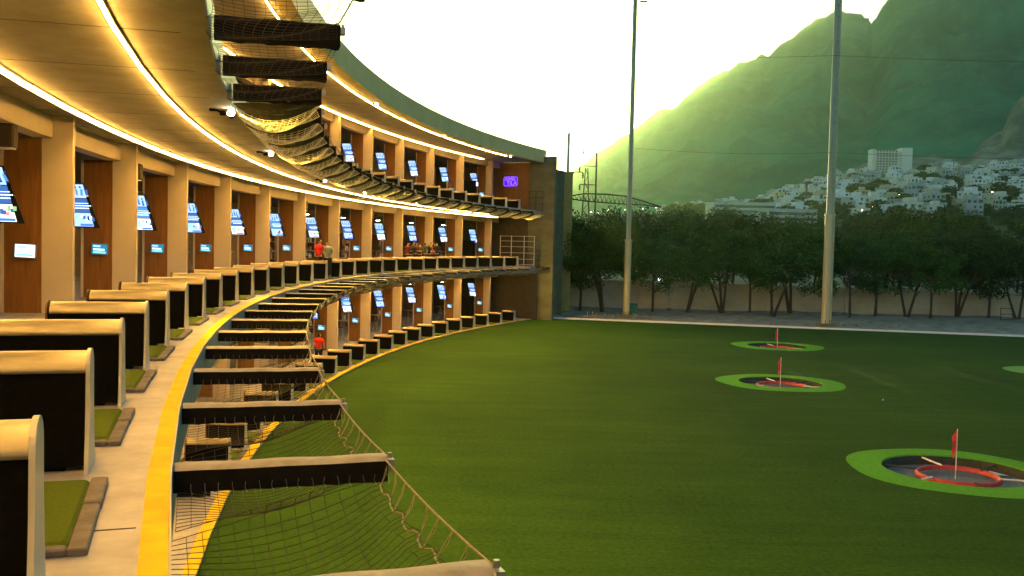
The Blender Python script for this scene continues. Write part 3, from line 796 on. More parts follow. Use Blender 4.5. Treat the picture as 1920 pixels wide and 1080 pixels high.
me = text_mesh('20', .28, .005); me.materials.clear(); me.materials.append(M['tvbody']); me.transform(Matrix.Translation((0, -.026, 0)) @ Matrix.Rotation(pi / 2, 4, 'X')); link('digits', me, t)

# ------------------------------------------------------------------ people
def skin_mesh(joints, bones, sub=1):
    me = bpy.data.meshes.new('p'); me.from_pydata([j[0] for j in joints], bones, []); o = bpy.data.objects.new('p', me); COL.objects.link(o)
    md = o.modifiers.new('s', 'SKIN'); md.use_smooth_shade = True
    for v, j in zip(me.skin_vertices[0].data, joints): v.radius = (j[1], j[2] if len(j) > 2 else j[1])
    me.skin_vertices[0].data[0].use_root = True
    s = o.modifiers.new('b', 'SUBSURF'); s.levels = s.render_levels = sub
    dg = bpy.context.evaluated_depsgraph_get(); r_ = bpy.data.meshes.new_from_object(o.evaluated_get(dg)); bpy.data.objects.remove(o)
    for p in r_.polygons: p.use_smooth = True
    return r_
def person(loc, rz, label, shirt, trousers, hair, H=1.65, bend=0.0, arm=0, group=None, sit=False, hairlen=0):
    """facing local -Y ; one continuous body plus clothing and hair"""
    k = H / 1.72; hip = .92; t = empty('person', loc, rz); tag(t, label, 'person', group)
    def T(x, y, z):   # bend upper body forward about the hip
        if z > hip:
            dz = z - hip; return (x * k, (y - dz * sin(bend)) * k, (hip + dz * cos(bend)) * k)
        return (x * k, y * k, z * k)
    J = [(T(0, 0, .95), .13, .10), (T(0, 0, 1.12), .12, .09), (T(0, .01, 1.30), .145, .10), (T(0, .01, 1.42), .11, .085), (T(0, 0, 1.50), .052, .055), (T(0, -.01, 1.56), .06, .075), (T(0, -.015, 1.63), .075, .092), (T(0, -.01, 1.70), .055, .065)]
    Bn = [(i, i + 1) for i in range(7)]
    def limb(root, pts):
        p = root
        for q in pts: J.append(q); Bn.append((p, len(J) - 1)); p = len(J) - 1
        return p
    ends = []
    for sx in (-1, 1):
        if arm == 0: A_ = [T(sx * .18, .01, 1.40), T(sx * .235, .02, 1.15), T(sx * .22, -.10, .93), T(sx * .21, -.14, .86)]
        elif arm == 1: A_ = [T(sx * .18, .0, 1.40), T(sx * .23, -.06, 1.16), T(sx * .13, -.30, 1.14), T(sx * .09, -.38, 1.15)]
        else: A_ = [T(sx * .18, .0, 1.40), T(sx * .24, -.02, 1.16), T(sx * .20, -.20, .98), T(sx * .17, -.27, .93)]
        e = limb(3, [(A_[0], .062), (A_[1], .045), (A_[2], .032), (A_[3], .036, .022)])
        d = (Vector(A_[3]) - Vector(A_[2])).normalized()
        for f_ in range(4):
            o_ = Vector(((f_ - 1.5) * .018, 0, 0)); b0 = Vector(A_[3]) + o_
            limb(e, [(tuple(b0 + d * .04), .009), (tuple(b0 + d * (.075 - .004 * abs(f_ - 1.2)) + Vector((0, -.01, 0))), .007)])
        limb(e, [(tuple(Vector(A_[3]) + Vector((-sx * .035, -.01, .005)) + d * .01), .010), (tuple(Vector(A_[3]) + Vector((-sx * .045, -.02, .0)) + d * .035), .008)])
        lx = .10
        if sit: limb(0, [(T(sx * lx, -.02, .90), .085), (T(sx * .13, -.42, .86), .06), (T(sx * .13, -.42, .45), .045), (T(sx * .13, -.45, .40), .03), (T(sx * .13, -.58, .38), .03)])
        else: limb(0, [(T(sx * lx, 0, .88), .085), (T(sx * .12, -.02, .50), .058), (T(sx * .13, .01, .10), .038), (T(sx * .13, .01, .045), .04), (T(sx * .14, -.14, .03), .032)])
    body = skin_mesh(J, Bn); body.materials.append(M['skin']); link('body', body, t)
    # face: nose and ears, eyes
    mb = MB(); c = Vector(T(0, -.11, 1.62)); mb.tube([Vector(T(0, -.10, 1.645)), Vector(T(0, -.118, 1.615)), Vector(T(0, -.10, 1.605))], [.006, .013, .008], 6); mb.build('nose', M['skin'], t)
    for sx in (-1, 1): mb = MB(); mb.tube([Vector(T(sx * .078, 0, 1.64)), Vector(T(sx * .085, .01, 1.60))], [.012, .008], 6); mb.build('ear', M['skin'], t)
    mb = MB()
    for sx in (-1, 1): mb.tube([Vector(T(sx * .03, -.096, 1.643)), Vector(T(sx * .03, -.104, 1.643))], [.009, .007], 6); mb.build('eye', M['hair'], t); mb = MB()
    mb.tube([Vector(T(-.022, -.098, 1.583)), Vector(T(.022, -.098, 1.583))], .005, 5)
    mb.build('mouth', M['hair'], t)
    # clothing
    def cloth(jj, bb, nm, mt):
        m_ = skin_mesh(jj, bb); m_.materials.append(mt); link(nm, m_, t)
    sj = [(T(0, 0, .90), .165, .125), (T(0, 0, 1.10), .155, .115), (T(0, .01, 1.30), .17, .12), (T(0, .01, 1.43), .12, .10), (T(0, .005, 1.475), .07, .07)]; sb = [(0, 1), (1, 2), (2, 3), (3, 4)]
    for sx in (-1, 1):
        a0 = T(sx * .19, .01, 1.405); a1 = {0: T(sx * .232, .018, 1.20), 1: T(sx * .225, -.045, 1.20), 2: T(sx * .235, -.01, 1.20)}[arm]
        sj += [(a0, .082), (a1, .066)]; n_ = len(sj); sb += [(3, n_ - 2), (n_ - 2, n_ - 1)]
    cloth(sj, sb, 'shirt', shirt)
    tj = [(T(0, 0, .94), .15, .115)]; tbn = []
    for sx in (-1, 1):
        if sit: tj += [(T(sx * .10, -.02, .88), .10), (T(sx * .13, -.42, .86), .08), (T(sx * .13, -.42, .48), .06)]
        else: tj += [(T(sx * .10, 0, .86), .105), (T(sx * .12, -.02, .50), .078), (T(sx * .13, .01, .09), .062)]
        n_ = len(tj); tbn += [(0, n_ - 3), (n_ - 3, n_ - 2), (n_ - 2, n_ - 1)]
    cloth(tj, tbn, 'trousers', trousers)
    hj = [(T(0, .03, 1.675), .078, .085), (T(0, .055, 1.62), .07, .055)]; hb = [(0, 1)]
    if hairlen: hj.append((T(0, .07, 1.50), .065, .04)); hb.append((1, 2))
    cloth(hj, hb, 'hair', hair)
    mb = MB()
    for sx in (-1, 1):
        yy, zz = ((-.50, .33) if sit else (-.05, .0))
        mb.bev(sx * .135 * k - .05, sx * .135 * k + .05, (yy - .15) * k, (yy + .12) * k, zz * k, (zz + .085) * k, .02)
    mb.build('shoes', M['tvbody'], t)
    return t
cl = {n: mat('cloth ' + n, c, tuple(x * 1.35 for x in c[:3]), 14, .85, bump=.3, bscale=20) for n, c in {
    'red': (.62, .02, .012), 'sage': (.24, .30, .18), 'navy': (.010, .014, .028), 'black': (.010, .009, .009), 'maroon': (.10, .012, .012), 'charcoal': (.03, .03, .035),
    'brown': (.10, .05, .025), 'olive': (.05, .055, .03), 'coral': (.75, .20, .10), 'cream': (.50, .38, .24)}.items()}
def pz(px, dr, L):   # find s so that P(dr,s) lands on pixel column px
    best = None
    for i in range(0, 700):
        s = -25 + i * .1; p = P(dr, s, 0)
        if p.y < 3: continue
        X = 960 + FPX * p.x / p.y
        if best is None or abs(X - px) < best[0]: best = (abs(X - px), s)
    return best[1]
p1 = P(1.35, pz(596, 1.35, 1), ZF[1]); p2 = P(1.05, pz(613, 1.05, 1), ZF[1])
person(p1, radians(150), 'man in red shirt and black trousers standing behind the middle deck dividers', cl['red'], cl['black'], M['hair'], 1.68, .10, 2, hairlen=0)
person(p2, radians(195), 'grey haired person in sage green shirt and navy trousers beside the man in red', cl['sage'], cl['navy'], M['greyhair'], 1.60, .22, 1)
CR = [(761, 2.2, 'maroon', 'black', 0), (769, 2.0, 'black', 'black', 1), (777, 2.3, 'charcoal', 'black', 1), (786, 2.1, 'brown', 'navy', 0), (795, 2.4, 'olive', 'black', 1), (803, 1.9, 'black', 'navy', 0), (811, 2.1, 'coral', 'black', 1), (818, 1.8, 'navy', 'black', 0), (773, 2.7, 'olive', 'black', 0), (790, 2.8, 'maroon', 'navy', 1), (807, 2.7, 'charcoal', 'black', 0)]
LB = ['in maroon top at the left end of the crowd by the fins', 'in black top with long hair, second from left in the crowd', 'in charcoal top third from left in the crowd', 'in brown top fourth from left in the crowd',
      'in olive top with long hair at the middle of the crowd', 'in black top just left of the person in coral', 'in bright coral top near the right end of the crowd', 'in navy top at the right end of the crowd', 'in olive top at the back of the crowd, left side', 'in maroon top at the back of the crowd, middle', 'in charcoal top at the back of the crowd, right side']
for i, (px, dr, a, b_, hl) in enumerate(CR):
    person(P(dr, pz(px, dr, 1), ZF[1]), radians(random.uniform(100, 260)), 'person ' + LB[i], cl[a], cl[b_], M['hair'], random.uniform(1.62, 1.76), random.uniform(.08, .3), random.choice([1, 2]), 'crowd at the far middle deck bays', hairlen=hl)
person(P(2.0, pz(599, 2.0, 0), ZF[0]), radians(170), 'person in red top standing in a ground deck bay beyond the nets', cl['red'], cl['navy'], M['hair'], 1.6, .1, 2, hairlen=1)

# ------------------------------------------------------------------ targets
for i, (x, y, ro, ri) in enumerate(TGT):
    t = empty('target_pit', (x, y, 0))
    tag(t, ['round target with bright green fringe and red hoop in mid field', 'farthest round target with green fringe, nearly at the far kerb', 'nearest big round target with red hoop at right of the field'][i], 'golf target', 'round targets on the field')
    n = 48; mb = MB(); vs = []
    for k in range(n):
        a = 2 * pi * k / n
        for rr, z in ((ro + .06 * sin(5 * a + i), .006), (ri + .01, .03), (ri - .01, .0), (ri - .01, -.04)): vs.append((rr * cos(a), rr * sin(a), z))
    fs = []
    for k in range(n):
        k2 = (k + 1) % n
        for j in range(3): fs.append((k * 4 + j, k2 * 4 + j, k2 * 4 + j + 1, k * 4 + j + 1))
    mb.add(vs, fs); mb.build('fringe', M['green'], t)
    mb = MB(); mb.lathe([(ri - .012, -.01), (ri - .03, -.30)], n); mb.build('pit_wall', M['pit'], t)
    mb = MB(); mb.lathe([(ri - .02, -.26), (.95, -.28), (0, -.29)], n); mb.build('pit_floor', M['pitfloor'], t)
    mb = MB(); mb.lathe([(1.10, -.20), (1.10, -.10), (1.05, -.07), (1.0, -.10), (1.0, -.20)], 36)
    mb.v = [(v[0] + .03, v[1] + .0, v[2]) for v in mb.v]
    mb.build('hoop', M['red'], t)
    for k in range(6):
        a = 2 * pi * k / 6 + .5; mb = MB()
        mb.tube([(1.02 * cos(a), 1.02 * sin(a), -.08), ((ri - .03) * cos(a + .1), (ri - .03) * sin(a + .1), -.06)], .03, 5); mb.build('strut', M['white'] if k % 2 else M['pit'], t)
    mb = MB(); 
    for a in (.5,): mb.add([(1.1 * cos(a), 1.1 * sin(a), -.20), (1.7 * cos(a - .25), 1.7 * sin(a - .25), -.2), (1.7 * cos(a + .12), 1.7 * sin(a + .12), -.2)], [(0, 1, 2)])
    mb.build('panel', M['white'], t)
    f = empty('pin_flag', (x + .05, y + .2, -.28)); tag(f, ['red flag on a thin pin in the mid field target', 'red flag on a thin pin in the farthest target', 'red flag on a thin pin in the nearest target'][i], 'flag', 'pin flags in the targets')
    mb = MB(); hh = 1.40; mb.tube([(0, 0, 0), (0, 0, hh)], .014, 6); mb.build('pole', M['white'], f)
    mb = MB(); vs = []; fs = []
    for a in range(9):
        for b_ in range(4):
            q = b_ / 3; z = hh - .02 -   .60 * a / 8 - .12 * q; ww = .13 * (1 - .25 * a / 8)
            vs.append((-.01 - ww * q, .035 * sin(a * 1.1 + q * 2) * q, z - .10 * q))
    for a in range(8):
        for b_ in range(3): k = a * 4 + b_; fs.append((k, k + 1, k + 5, k + 4))
    mb.add(vs, fs, 0, True); mb.build('flag_cloth', M['flag'], f)
mb = MB(); c = pix(1935, 686, 1); 
q = None
mb.lathe([(0, .012), (2.0, .012), (2.2, .004)], 40); o = mb.build('target_green', M['greenpale']); o.location = (28.2, 50.0, 0)
tag(o, 'flat pale green turf disc at the right edge of the field', 'target green')

bm = bmesh.new(); bmesh.ops.create_icosphere(bm, subdivisions=2, radius=.03); bme = bpy.data.meshes.new('golf_ball'); bm.to_mesh(bme); bm.free(); bme.materials.append(mat('white ball', (.8, .8, .76), rough=.3))
for i, (x, y, lab) in enumerate(((15.1, 38.6, 'in the open grass between the mid and nearest targets'),)):
    tag(link('golf_ball', bme, None, (x, y, .03)), 'tiny white golf ball lying ' + lab, 'golf ball')
# ------------------------------------------------------------------ light masts
def mast(px, base, wlo, wup, zj, label, H=42):
    t = empty('net_mast', (base.x, base.y, .0)); tag(t, label, 'mast', 'tall net masts at the field end')
    mb = MB(); mb.lathe([(wlo * 1.05, 0), (wlo, zj)], 12); mb.build('lower_pole', M['pole'], t)
    mb = MB(); mb.lathe([(wlo * 1.12, zj - .12), (wlo * 1.12, zj + .05), (wup, zj + .06), (wup * .82, H), (0, H)], 12); mb.build('upper_pole', M['pole'], t)
    mb = MB()
    for a in range(6): mb.tube([(wlo * .9 * cos(a), wlo * .9 * sin(a) - .2, 0.2), (wlo * .9 * cos(a), wlo * .9 * sin(a) - .2, .7)], .03, 5)
    mb.bev(-wlo * 1.7, wlo * 1.7, -wlo * 1.5, wlo * 1.5, -.05, .42, .04); mb.build('footing', M['concrete'], t)
    mb = MB()
    for k in range(int(H / .9)): mb.box(-wlo * .25, wlo * .25, -wup - .10, -wup + .05, .8 + .9 * k, .86 + .9 * k)
    mb.tube([(wlo * .5, -wlo - .03, .5), (wup * .5, -wup - .03, H)], .035, 5); mb.build('step_rail', M['pole'], t)
    return base
m1 = mast(1176, Vector((9.62, 80.2, 0)), .28, .19, zat(1177, 450, 80.2), 'slim tall metal mast left, rising beside the end pier')
m2 = mast(1553, Vector((24.75, 75.3, 0)), .38, .30, zat(1560, 402, 75.3), 'thick tall metal mast right, standing on the white kerb')
mb = MB(); mb.box(-.15, .5, -.12, .12, 0, .1); o = mb.build('mast_light', M['dark']); o.location = pix(1203, 4, 80.0)
tag(o, 'small dark fitting near the top of the slim left mast', 'fitting')
for i, (ya, yb) in enumerate(((105, 104), (284, 286))):
    mb = MB(); a = pix(1190, ya - 6, 79.6); b_ = pix(1566, yb, 75.0); c = pix(2300, yb + 8, 66)
    pts = [a + (b_ - a) * k / 12 - Vector((0, 0, .25 * sin(pi * k / 12))) for k in range(13)] + [b_ + (c - b_) * k / 12 - Vector((0, 0, .3 * sin(pi * k / 12))) for k in range(1, 13)]
    mb.tube(pts, .014, 4, cap=False); o = mb.build('stay_cable', M['dark']); tag(o, ['upper', 'lower'][i] + ' thin dark cable strung between the two tall masts', 'cable', 'cables between the masts')

# ------------------------------------------------------------------ boundary wall, posts, yard clutter
WY = 91.0
wl = empty('boundary_wall', (30, WY, 0)); tag(wl, 'long pale concrete block boundary wall behind the trees', 'wall')
x = -8.0; n = 0
while x < 78:
    top = 2.95 - .012 * (x - 5) + (.06 if n % 2 else 0); mb = MB(); mb.box(x - 30, x + 3.98 - 30, 0, .2, -.2, top); mb.build('wall_panel', M['wallpl'], wl)
    x += 4.0; n += 1
def yard_z(x, y): return .30
# thin lamp posts
for i, (px, py) in enumerate(((1257, 463), (1588, 520))):
    p = Vector((gx(px, 88.6), 88.6, .2)); t = empty('lamp_post', p); tag(t, ['thin dark lamp post before the wall, between the two masts', 'thin dark lamp post right of the thick mast'][i], 'lamp post')
    h_ = pix(px, py, 88.6).z - .2
    mb = MB(); mb.tube([(0, 0, 0), (0, 0, h_)], [.09, .05], 6); mb.build('post', M['metal'], t)
    mb = MB(); mb.lathe([(.22, 0), (.2, .3), (0, .32)], 8); mb.build('base', M['concrete'], t)
    mb = MB(); mb.bev(-.5, .35, -.12, .12, h_, h_ + .1, .03); mb.build('lamp_head', M['white'], t)
t = empty('wall_lamp', (gx(1240, 90.9), 90.95, pix(1240, 524, 91).z)); tag(t, 'tiny bright white lamp on top of the boundary wall', 'lamp')
mb = MB(); mb.box(-.16, .16, -.06, .04, -.12, .14); mb.build('housing', M['metal'], t)
mb = MB(); mb.box(-.20, .20, -.14, -.065, -.10, .12); mb.build('lens', emit('wall lamp', (.8, .95, 1), 5), t)
# low stake fence near left mast
t = empty('stake_fence', (8.5, 79.4, 0)); tag(t, 'low rough wooden stake fence at the foot of the slim mast', 'fence')
for k in range(17):
    x = -2.6 + .36 * k + random.uniform(-.06, .06); hh = random.uniform(.35, .62)
    mb = MB(); mb.box(x - .035, x + .035, -.03, .03, 0, hh, 0, Matrix.Rotation(random.uniform(-.12, .12), 4, 'Y')); mb.build('stake', M['rope'], t)
mb = MB(); mb.box(-2.7, 3.4, -.045, -.031, .3, .34); mb.build('rail', M['rope'], t)
# metal frame rack at right
t = empty('metal_frame', (gx(1893, 86), 86, .1)); tag(t, 'small dark metal frame rack standing before the wall at far right', 'rack')
mb = MB()
for z in (.25, .75, 1.25): mb.tube([(-.55, 0, z), (.55, 0, z)], .03, 4)
mb.build('rung', M['dark'], t)
for x in (-.55, .55): mb = MB(); mb.tube([(x, 0, 0), (x, 0, 1.35)], .035, 4); mb.build('post', M['dark'], t)
# green bin by left mast
t = empty('green_bin', (gx(1191, 84), 84, .1)); tag(t, 'small green waste bin just right of the slim mast', 'bin')
mb = MB(); mb.prism([(-.24, 0), (.24, 0), (.30, .95), (-.30, .95)], 'y', -.28, .28); mb.build('body', mat('green plastic', (.01, .12, .06), rough=.5), t)
mb = MB(); mb.bev(-.33, .33, -.32, .34, .955, 1.03, .03); mb.build('lid', mat('dark green plastic', (.008, .07, .04), rough=.5), t)
# rocks and rubble mounds
rocks = []
for v in range(4):
    bm = bmesh.new(); bmesh.ops.create_icosphere(bm, subdivisions=2, radius=1)
    for q in bm.verts: q.co *= 1 + .45 * noise.noise(q.co * 1.3 + Vector((v * 7, 0, 0))); q.co.z *= .55
    me = bpy.data.meshes.new('rock'); bm.to_mesh(me); bm.free(); me.materials.append(M['dirt'] if v % 2 else mat('rubble stone %d' % v, (.17, .16, .12), (.28, .27, .2), 3, .9)); rocks.append(me)
for i in range(46):
    x = random.uniform(15, 60) if i > 8 else random.uniform(4, 14); k = K0 + kd * ((x - K0.x) / kd.x)
    y = random.uniform(k.y + 1.5, 88); sc = random.uniform(.12, .38) if random.random() < .85 else random.uniform(.4, .7)
    o = link('rock', rocks[i % 4], None, (x, y, .12)); o.scale = (sc * random.uniform(.8, 1.8), sc, sc); o.rotation_euler.z = random.uniform(0, 6)
    tag(o, 'rough grey stone lying in the dirt strip before the wall', 'rock', 'stones scattered on the dirt strip')

# ------------------------------------------------------------------ trees
def leafmat(n, c1, c2):
    m = mat(n, c1, c2, .8, .85, spec=.1, detail=3, lo=.4, hi=.6); b = m.node_tree.nodes['Principled BSDF']
    return m
LM = [leafmat('olive green leaves', (.040, .090, .011), (.075, .14, .020)), leafmat('mid green leaves', (.020, .078, .014), (.045, .125, .024)), leafmat('dark green leaves', (.008, .034, .010), (.016, .055, .016))]
def tree_mesh(seed, H, W, multi, leaves=6500, low=.44):
    rnd = random.Random(seed); tk = MB(); cl_ = []
    stems = 3 if multi else 1
    for i in range(stems):
        a = rnd.uniform(0, 6.28); lean = rnd.uniform(.12, .3) if multi else .04
        top = Vector((cos(a) * lean * H, sin(a) * lean * H, H * .62)); base = Vector((cos(a) * .12, sin(a) * .12, -.1))
        mid = (base + top) / 2 + Vector((rnd.uniform(-.2, .2), rnd.uniform(-.2, .2), 0))
        tk.tube([base, base.lerp(mid, .5), mid, mid.lerp(top, .5), top], [.16, .13, .11, .08, .04], 7)
        for b in range(7):
            p = base.lerp(top, rnd.uniform(.42, 1)); aa = rnd.uniform(0, 6.28); L_ = rnd.uniform(.22, .5) * W
            e = p + Vector((cos(aa) * L_, sin(aa) * L_, rnd.uniform(.1, .32) * H)); tk.tube([p, p.lerp(e, .5) + Vector((0, 0, .15)), e], [.05, .035, .015], 5)
            cl_.append((e, rnd.uniform(.55, 1.1)))
    for i in range(26):
        a = rnd.uniform(0, 6.28); r_ = W * .5 * sqrt(rnd.random()); z = H * (low + (1 - low) * rnd.random() ** .8)
        k = 1 - ((z / H - low - .3) / .8) ** 2 if z / H > low + .3 else .75
        cl_.append((Vector((cos(a) * r_ * k, sin(a) * r_ * k, z - .4)), rnd.uniform(.55, 1.25)))
    lf = MB(); vs = []; fs = []
    tot = sum(c[1] ** 2 for c in cl_)
    for c, r_ in cl_:
        for _ in range(int(leaves * r_ ** 2 / tot)):
            d = Vector((rnd.gauss(0, 1), rnd.gauss(0, 1), rnd.gauss(0, .75))); d.normalize(); d *= r_ * rnd.random() ** .45
            p = c + d; s = rnd.uniform(.07, .15)
            u = Vector((rnd.gauss(0, 1), rnd.gauss(0, 1), rnd.gauss(0, 1))).normalized(); v = u.orthogonal().normalized() * s * .55; u = u * s
            o = len(vs); vs += [p - u, p + v, p + u, p - v]; fs.append((o, o + 1, o + 2, o + 3))
    lf.add(vs, fs)
    return tk.mesh('trunk', M['trunk']), lf
tv = []
for v, (H, W, multi) in enumerate(((8.6, 7.5, True), (9.2, 8.0, True), (8.0, 6.5, False), (9.6, 7.0, False))):
    tk, lf = tree_mesh(30 + v, H, W, multi); tv.append((tk, [lf.mesh('crown', m_, recalc=False) for m_ in LM]))
def tree(x, y, z, v, c, sc, rz, label, group, stretch=1):
    t = empty('tree', (x, y, z), rz); tag(t, label, 'tree', group); t.scale = (sc, sc, sc * stretch)
    link('trunk', tv[v][0], t); link('crown', tv[v][1][c], t)
FT = [(1048, 0, 0, .95), (1092, 2, 0, .88), (1134, 1, 0, .95), (1183, 3, 0, .85), (1226, 2, 1, .92), (1290, 0, 1, .92), (1358, 1, 1, .95), (1412, 3, 1, .85), (1452, 0, 1, .94), (1487, 1, 1, .98),
      (1545, 2, 1, .9), (1600, 3, 2, .82), (1648, 2, 1, 1.0), (1705, 0, 2, .88), (1752, 3, 1, .82), (1798, 1, 2, .92), (1862, 2, 2, .95), (1915, 0, 2, .9), (1965, 1, 2, .95)]
n_kind = ['olive green', 'mid green', 'dark green']
for i, (px, v, c, sc) in enumerate(FT):
    Y = 88.0 - (i % 3) * .9 + (.6 if i % 2 else 0)
    tree(gx(px, Y), Y, .15, v, c, sc, i * 1.7, '%s leafy tree standing before the boundary wall, %s from the left' % (n_kind[c], ORD[i] if i else 'first'), 'trees before the boundary wall', random.uniform(.9, 1.02))
for i in range(24):
    px = 1050 + i * 39 + random.uniform(-12, 12); Y = random.uniform(96, 108); top = interp([(1000, 385), (1060, 395), (1110, 398), (1150, 388), (1200, 385), (1250, 396), (1290, 388), (1340, 378), (1390, 392), (1440, 396), (1500, 400), (1600, 398), (1650, 392), (1750, 402), (1850, 405), (1960, 412), (2100, 405)], px) + random.uniform(-6, 10)
    v = random.randrange(4); H = (8.6, 9.2, 8.0, 9.6)[v]; z = zat(px, top, Y); sc = random.uniform(1.05, 1.25)
    tree(gx(px, Y), Y, 0, v, 2 if i % 3 else 1, sc, random.uniform(0, 6), 'tall dark bushy tree growing behind the boundary wall, %s from the left' % (ORD[i] if i else 'first'), 'trees behind the boundary wall', z / (H * sc) * .97)

# ------------------------------------------------------------------ power line gear behind the pier
def hpole(px, ytop, Y, rad, arms, label, name='utility_pole'):
    p = Vector((gx(px, Y), Y, 0)); zt = pix(px, ytop, Y).z; t = empty(name, p); tag(t, label, 'utility pole')
    mb = MB(); mb.tube([(0, 0, 0), (0, 0, zt)], [rad * 1.2, rad], 8); mb.build('pole', M['pole'] if rad > .15 else M['dark'], t)
    for (xa, ya, ins) in arms:
        q = pix(xa, ya, Y) - p; z = q.z; mb = MB(); mb.tube([(0, 0, z), (q.x, 0, z + .02)], .055, 5); a = mb.build('cross_arm', M['dark'], t)
        if ins:
            mb = MB(); mb.lathe([(.02, 0), (.13, -.15), (.06, -.25), (.14, -.4), (.06, -.5), (.12, -.65), (0, -.7)], 8, 0, (q.x, 0, z)); mb.build('insulator', M['dark'], a)
hpole(1061, 250, 112, .17, [(1095, 250, 0), (1094, 280, 1), (1093, 323, 1)], 'thick utility pole with three arms beyond the end pier')
hpole(1114, 287, 118, .10, [(1090, 287, 0), (1087, 311, 1), (1087, 346, 1)], 'thin dark utility pole with arms right of the lattice pylon')
Y = 125; p = Vector((gx(1096, Y), Y, 0)); t = empty('lattice_pylon', p); tag(t, 'slender lattice pylon standing between the two utility poles', 'pylon')
mb = MB(); zt = pix(1096, 315, Y).z; hw = .95
def hwz(z): return hw * (1 - .85 * z / zt)
for sx in (-1, 1):
    for sy in (-1, 1): mb.tube([(sx * hw, sy * hw, 0), (sx * .15, sy * .15, zt)], .05, 4)
k = 0; z = 0
while z < zt - .8:
    a, b_ = hwz(z), hwz(z + .9); sg = 1 if k % 2 else -1
    for sy in (-1, 1): mb.tube([(sg * a, sy * a, z), (-sg * b_, sy * b_, z + .9)], .03, 3); mb.tube([(sy * a, sg * a, z), (sy * b_, -sg * b_, z + .9)], .03, 3)
    z += .9; k += 1
mb.build('lattice', M['dark'], t)
Y = 120; t = empty('lattice_boom', pix(1071, 370, Y)); tag(t, 'long dark lattice boom reaching right above the tree tops', 'crane boom')
o0 = pix(1071, 370, Y); top = [(1040, 372), (1071, 367), (1095, 363), (1135, 364), (1175, 368), (1205, 377), (1240, 388)]; bot = [(1040, 373), (1071, 373), (1100, 377), (1135, 380), (1172, 383), (1205, 384), (1240, 388.6)]
mb = MB()
for dy in (-.4, .4):
    T_ = [pix(a, b_, Y) - o0 + Vector((0, dy, 0)) for a, b_ in top]; U_ = [pix(a, b_, Y) - o0 + Vector((0, dy, 0)) for a, b_ in bot]
    mb.tube(T_, .06, 4); mb.tube(U_, .06, 4)
    for k in range(24):
        xa = 1042 + 190 * k / 24; xb = xa + 4; xc = xa + 8
        A_ = pix(xa, interp(bot, xa), Y) - o0; B_ = pix(xb, interp(top, xb), Y) - o0; C_ = pix(xc, interp(bot, xc), Y) - o0
        for v in (A_, B_, C_): v.y += dy
        mb.tube([A_, B_, C_], .035, 3)
mb.build('lattice', M['dark'], t)

# ------------------------------------------------------------------ town on the hillside
wm_ = [mat('house plaster ' + n, c, tuple(x * .8 for x in c), .6, .85) for n, c in (('white', (.84, .84, .74)), ('cream', (.76, .72, .54)), ('grey', (.45, .48, .42)), ('sage', (.46, .56, .44)), ('ochre', (.62, .54, .32)))]
M['win'] = mat('dark window glass', (.03, .05, .05), rough=.2)
def house_mesh(seed, wmtl):
    rnd = random.Random(seed); mb = MB(); W = rnd.uniform(8, 13); D = rnd.uniform(8, 11); fl_ = rnd.choice([2, 2, 3, 3])
    H = 3.0 * fl_
    mb.box(-W / 2, W / 2, -D / 2, D / 2, -9, H); mb.box(-W / 2 - .15, W / 2 + .15, -D / 2 - .15, D / 2 + .15, H, H + .5)
    if rnd.random() < .7: a = rnd.uniform(-W / 3, 0); mb.box(a, a + W * .4, -D / 2 + 1, D / 2 - 1, H + .5, H + 2.9)
    if rnd.random() < .5: mb.box(-W / 2 + .5, W / 6, -D / 2 - 1.2, -D / 2 - .01, 2.9, 3.1); 
    for f_ in range(fl_):
        n = rnd.choice([2, 3, 4])
        for k in range(n):
            if rnd.random() < .15: continue
            x = -W / 2 + W * (k + .5) / n; ww = rnd.uniform(.6, W / n * .40); z = 3 * f_ + .7
            mb.box(x - ww, x + ww, -D / 2 - .03, -D / 2 + .1, z, z + rnd.uniform(1.3, 2.0), 1)
        for k in range(2): y = -D / 4 + D / 2 * k; mb.box(-W / 2 - .03, -W / 2 + .1, y - .6, y + .6, 3 * f_ + .9, 3 * f_ + 2.2, 1)
    return mb.mesh('house', [wmtl, M['win']], recalc=False)
HM = [(house_mesh(100 + i, wm_[(0, 0, 1, 2, 0, 3, 1, 2, 0, 4)[i]]), ('white', 'white', 'cream', 'grey', 'white', 'sage', 'cream', 'grey', 'white', 'ochre')[i]) for i in range(10)]
rnd = random.Random(5); cnt = 0; taken = []
tries = 0
while cnt < 285 and tries < 12000:
    tries += 1
    px = rnd.uniform(1230, 1935); Y = rnd.uniform(600, 1140)
    if px < 1450 and (Y < 1000 or rnd.random() < .3): continue
    x = (px - 960) / FPX * Y
    if any(abs(x - a) < 12.5 and abs(Y - b_) < 13 for a, b_ in taken): continue
    g = noise.noise(Vector((x * .012, Y * .012, 4)))
    if g < -.22: continue
    if 1615 < px < 1712 and Y > 1040: continue
    taken.append((x, Y)); me, cn = HM[rnd.randrange(10)]
    o = link('house', me, None, (x, Y, terrain_z(px, Y) + 1.2), rnd.choice([0, .15, -.2, .4, 1.57, -.5])); sc = rnd.uniform(.8, 1.15); o.scale = (sc, sc, sc * rnd.uniform(.85, 1.15))
    tag(o, 'small %s flat roofed house among the many stepped up the hillside' % cn, 'house', 'houses on the hillside'); cnt += 1
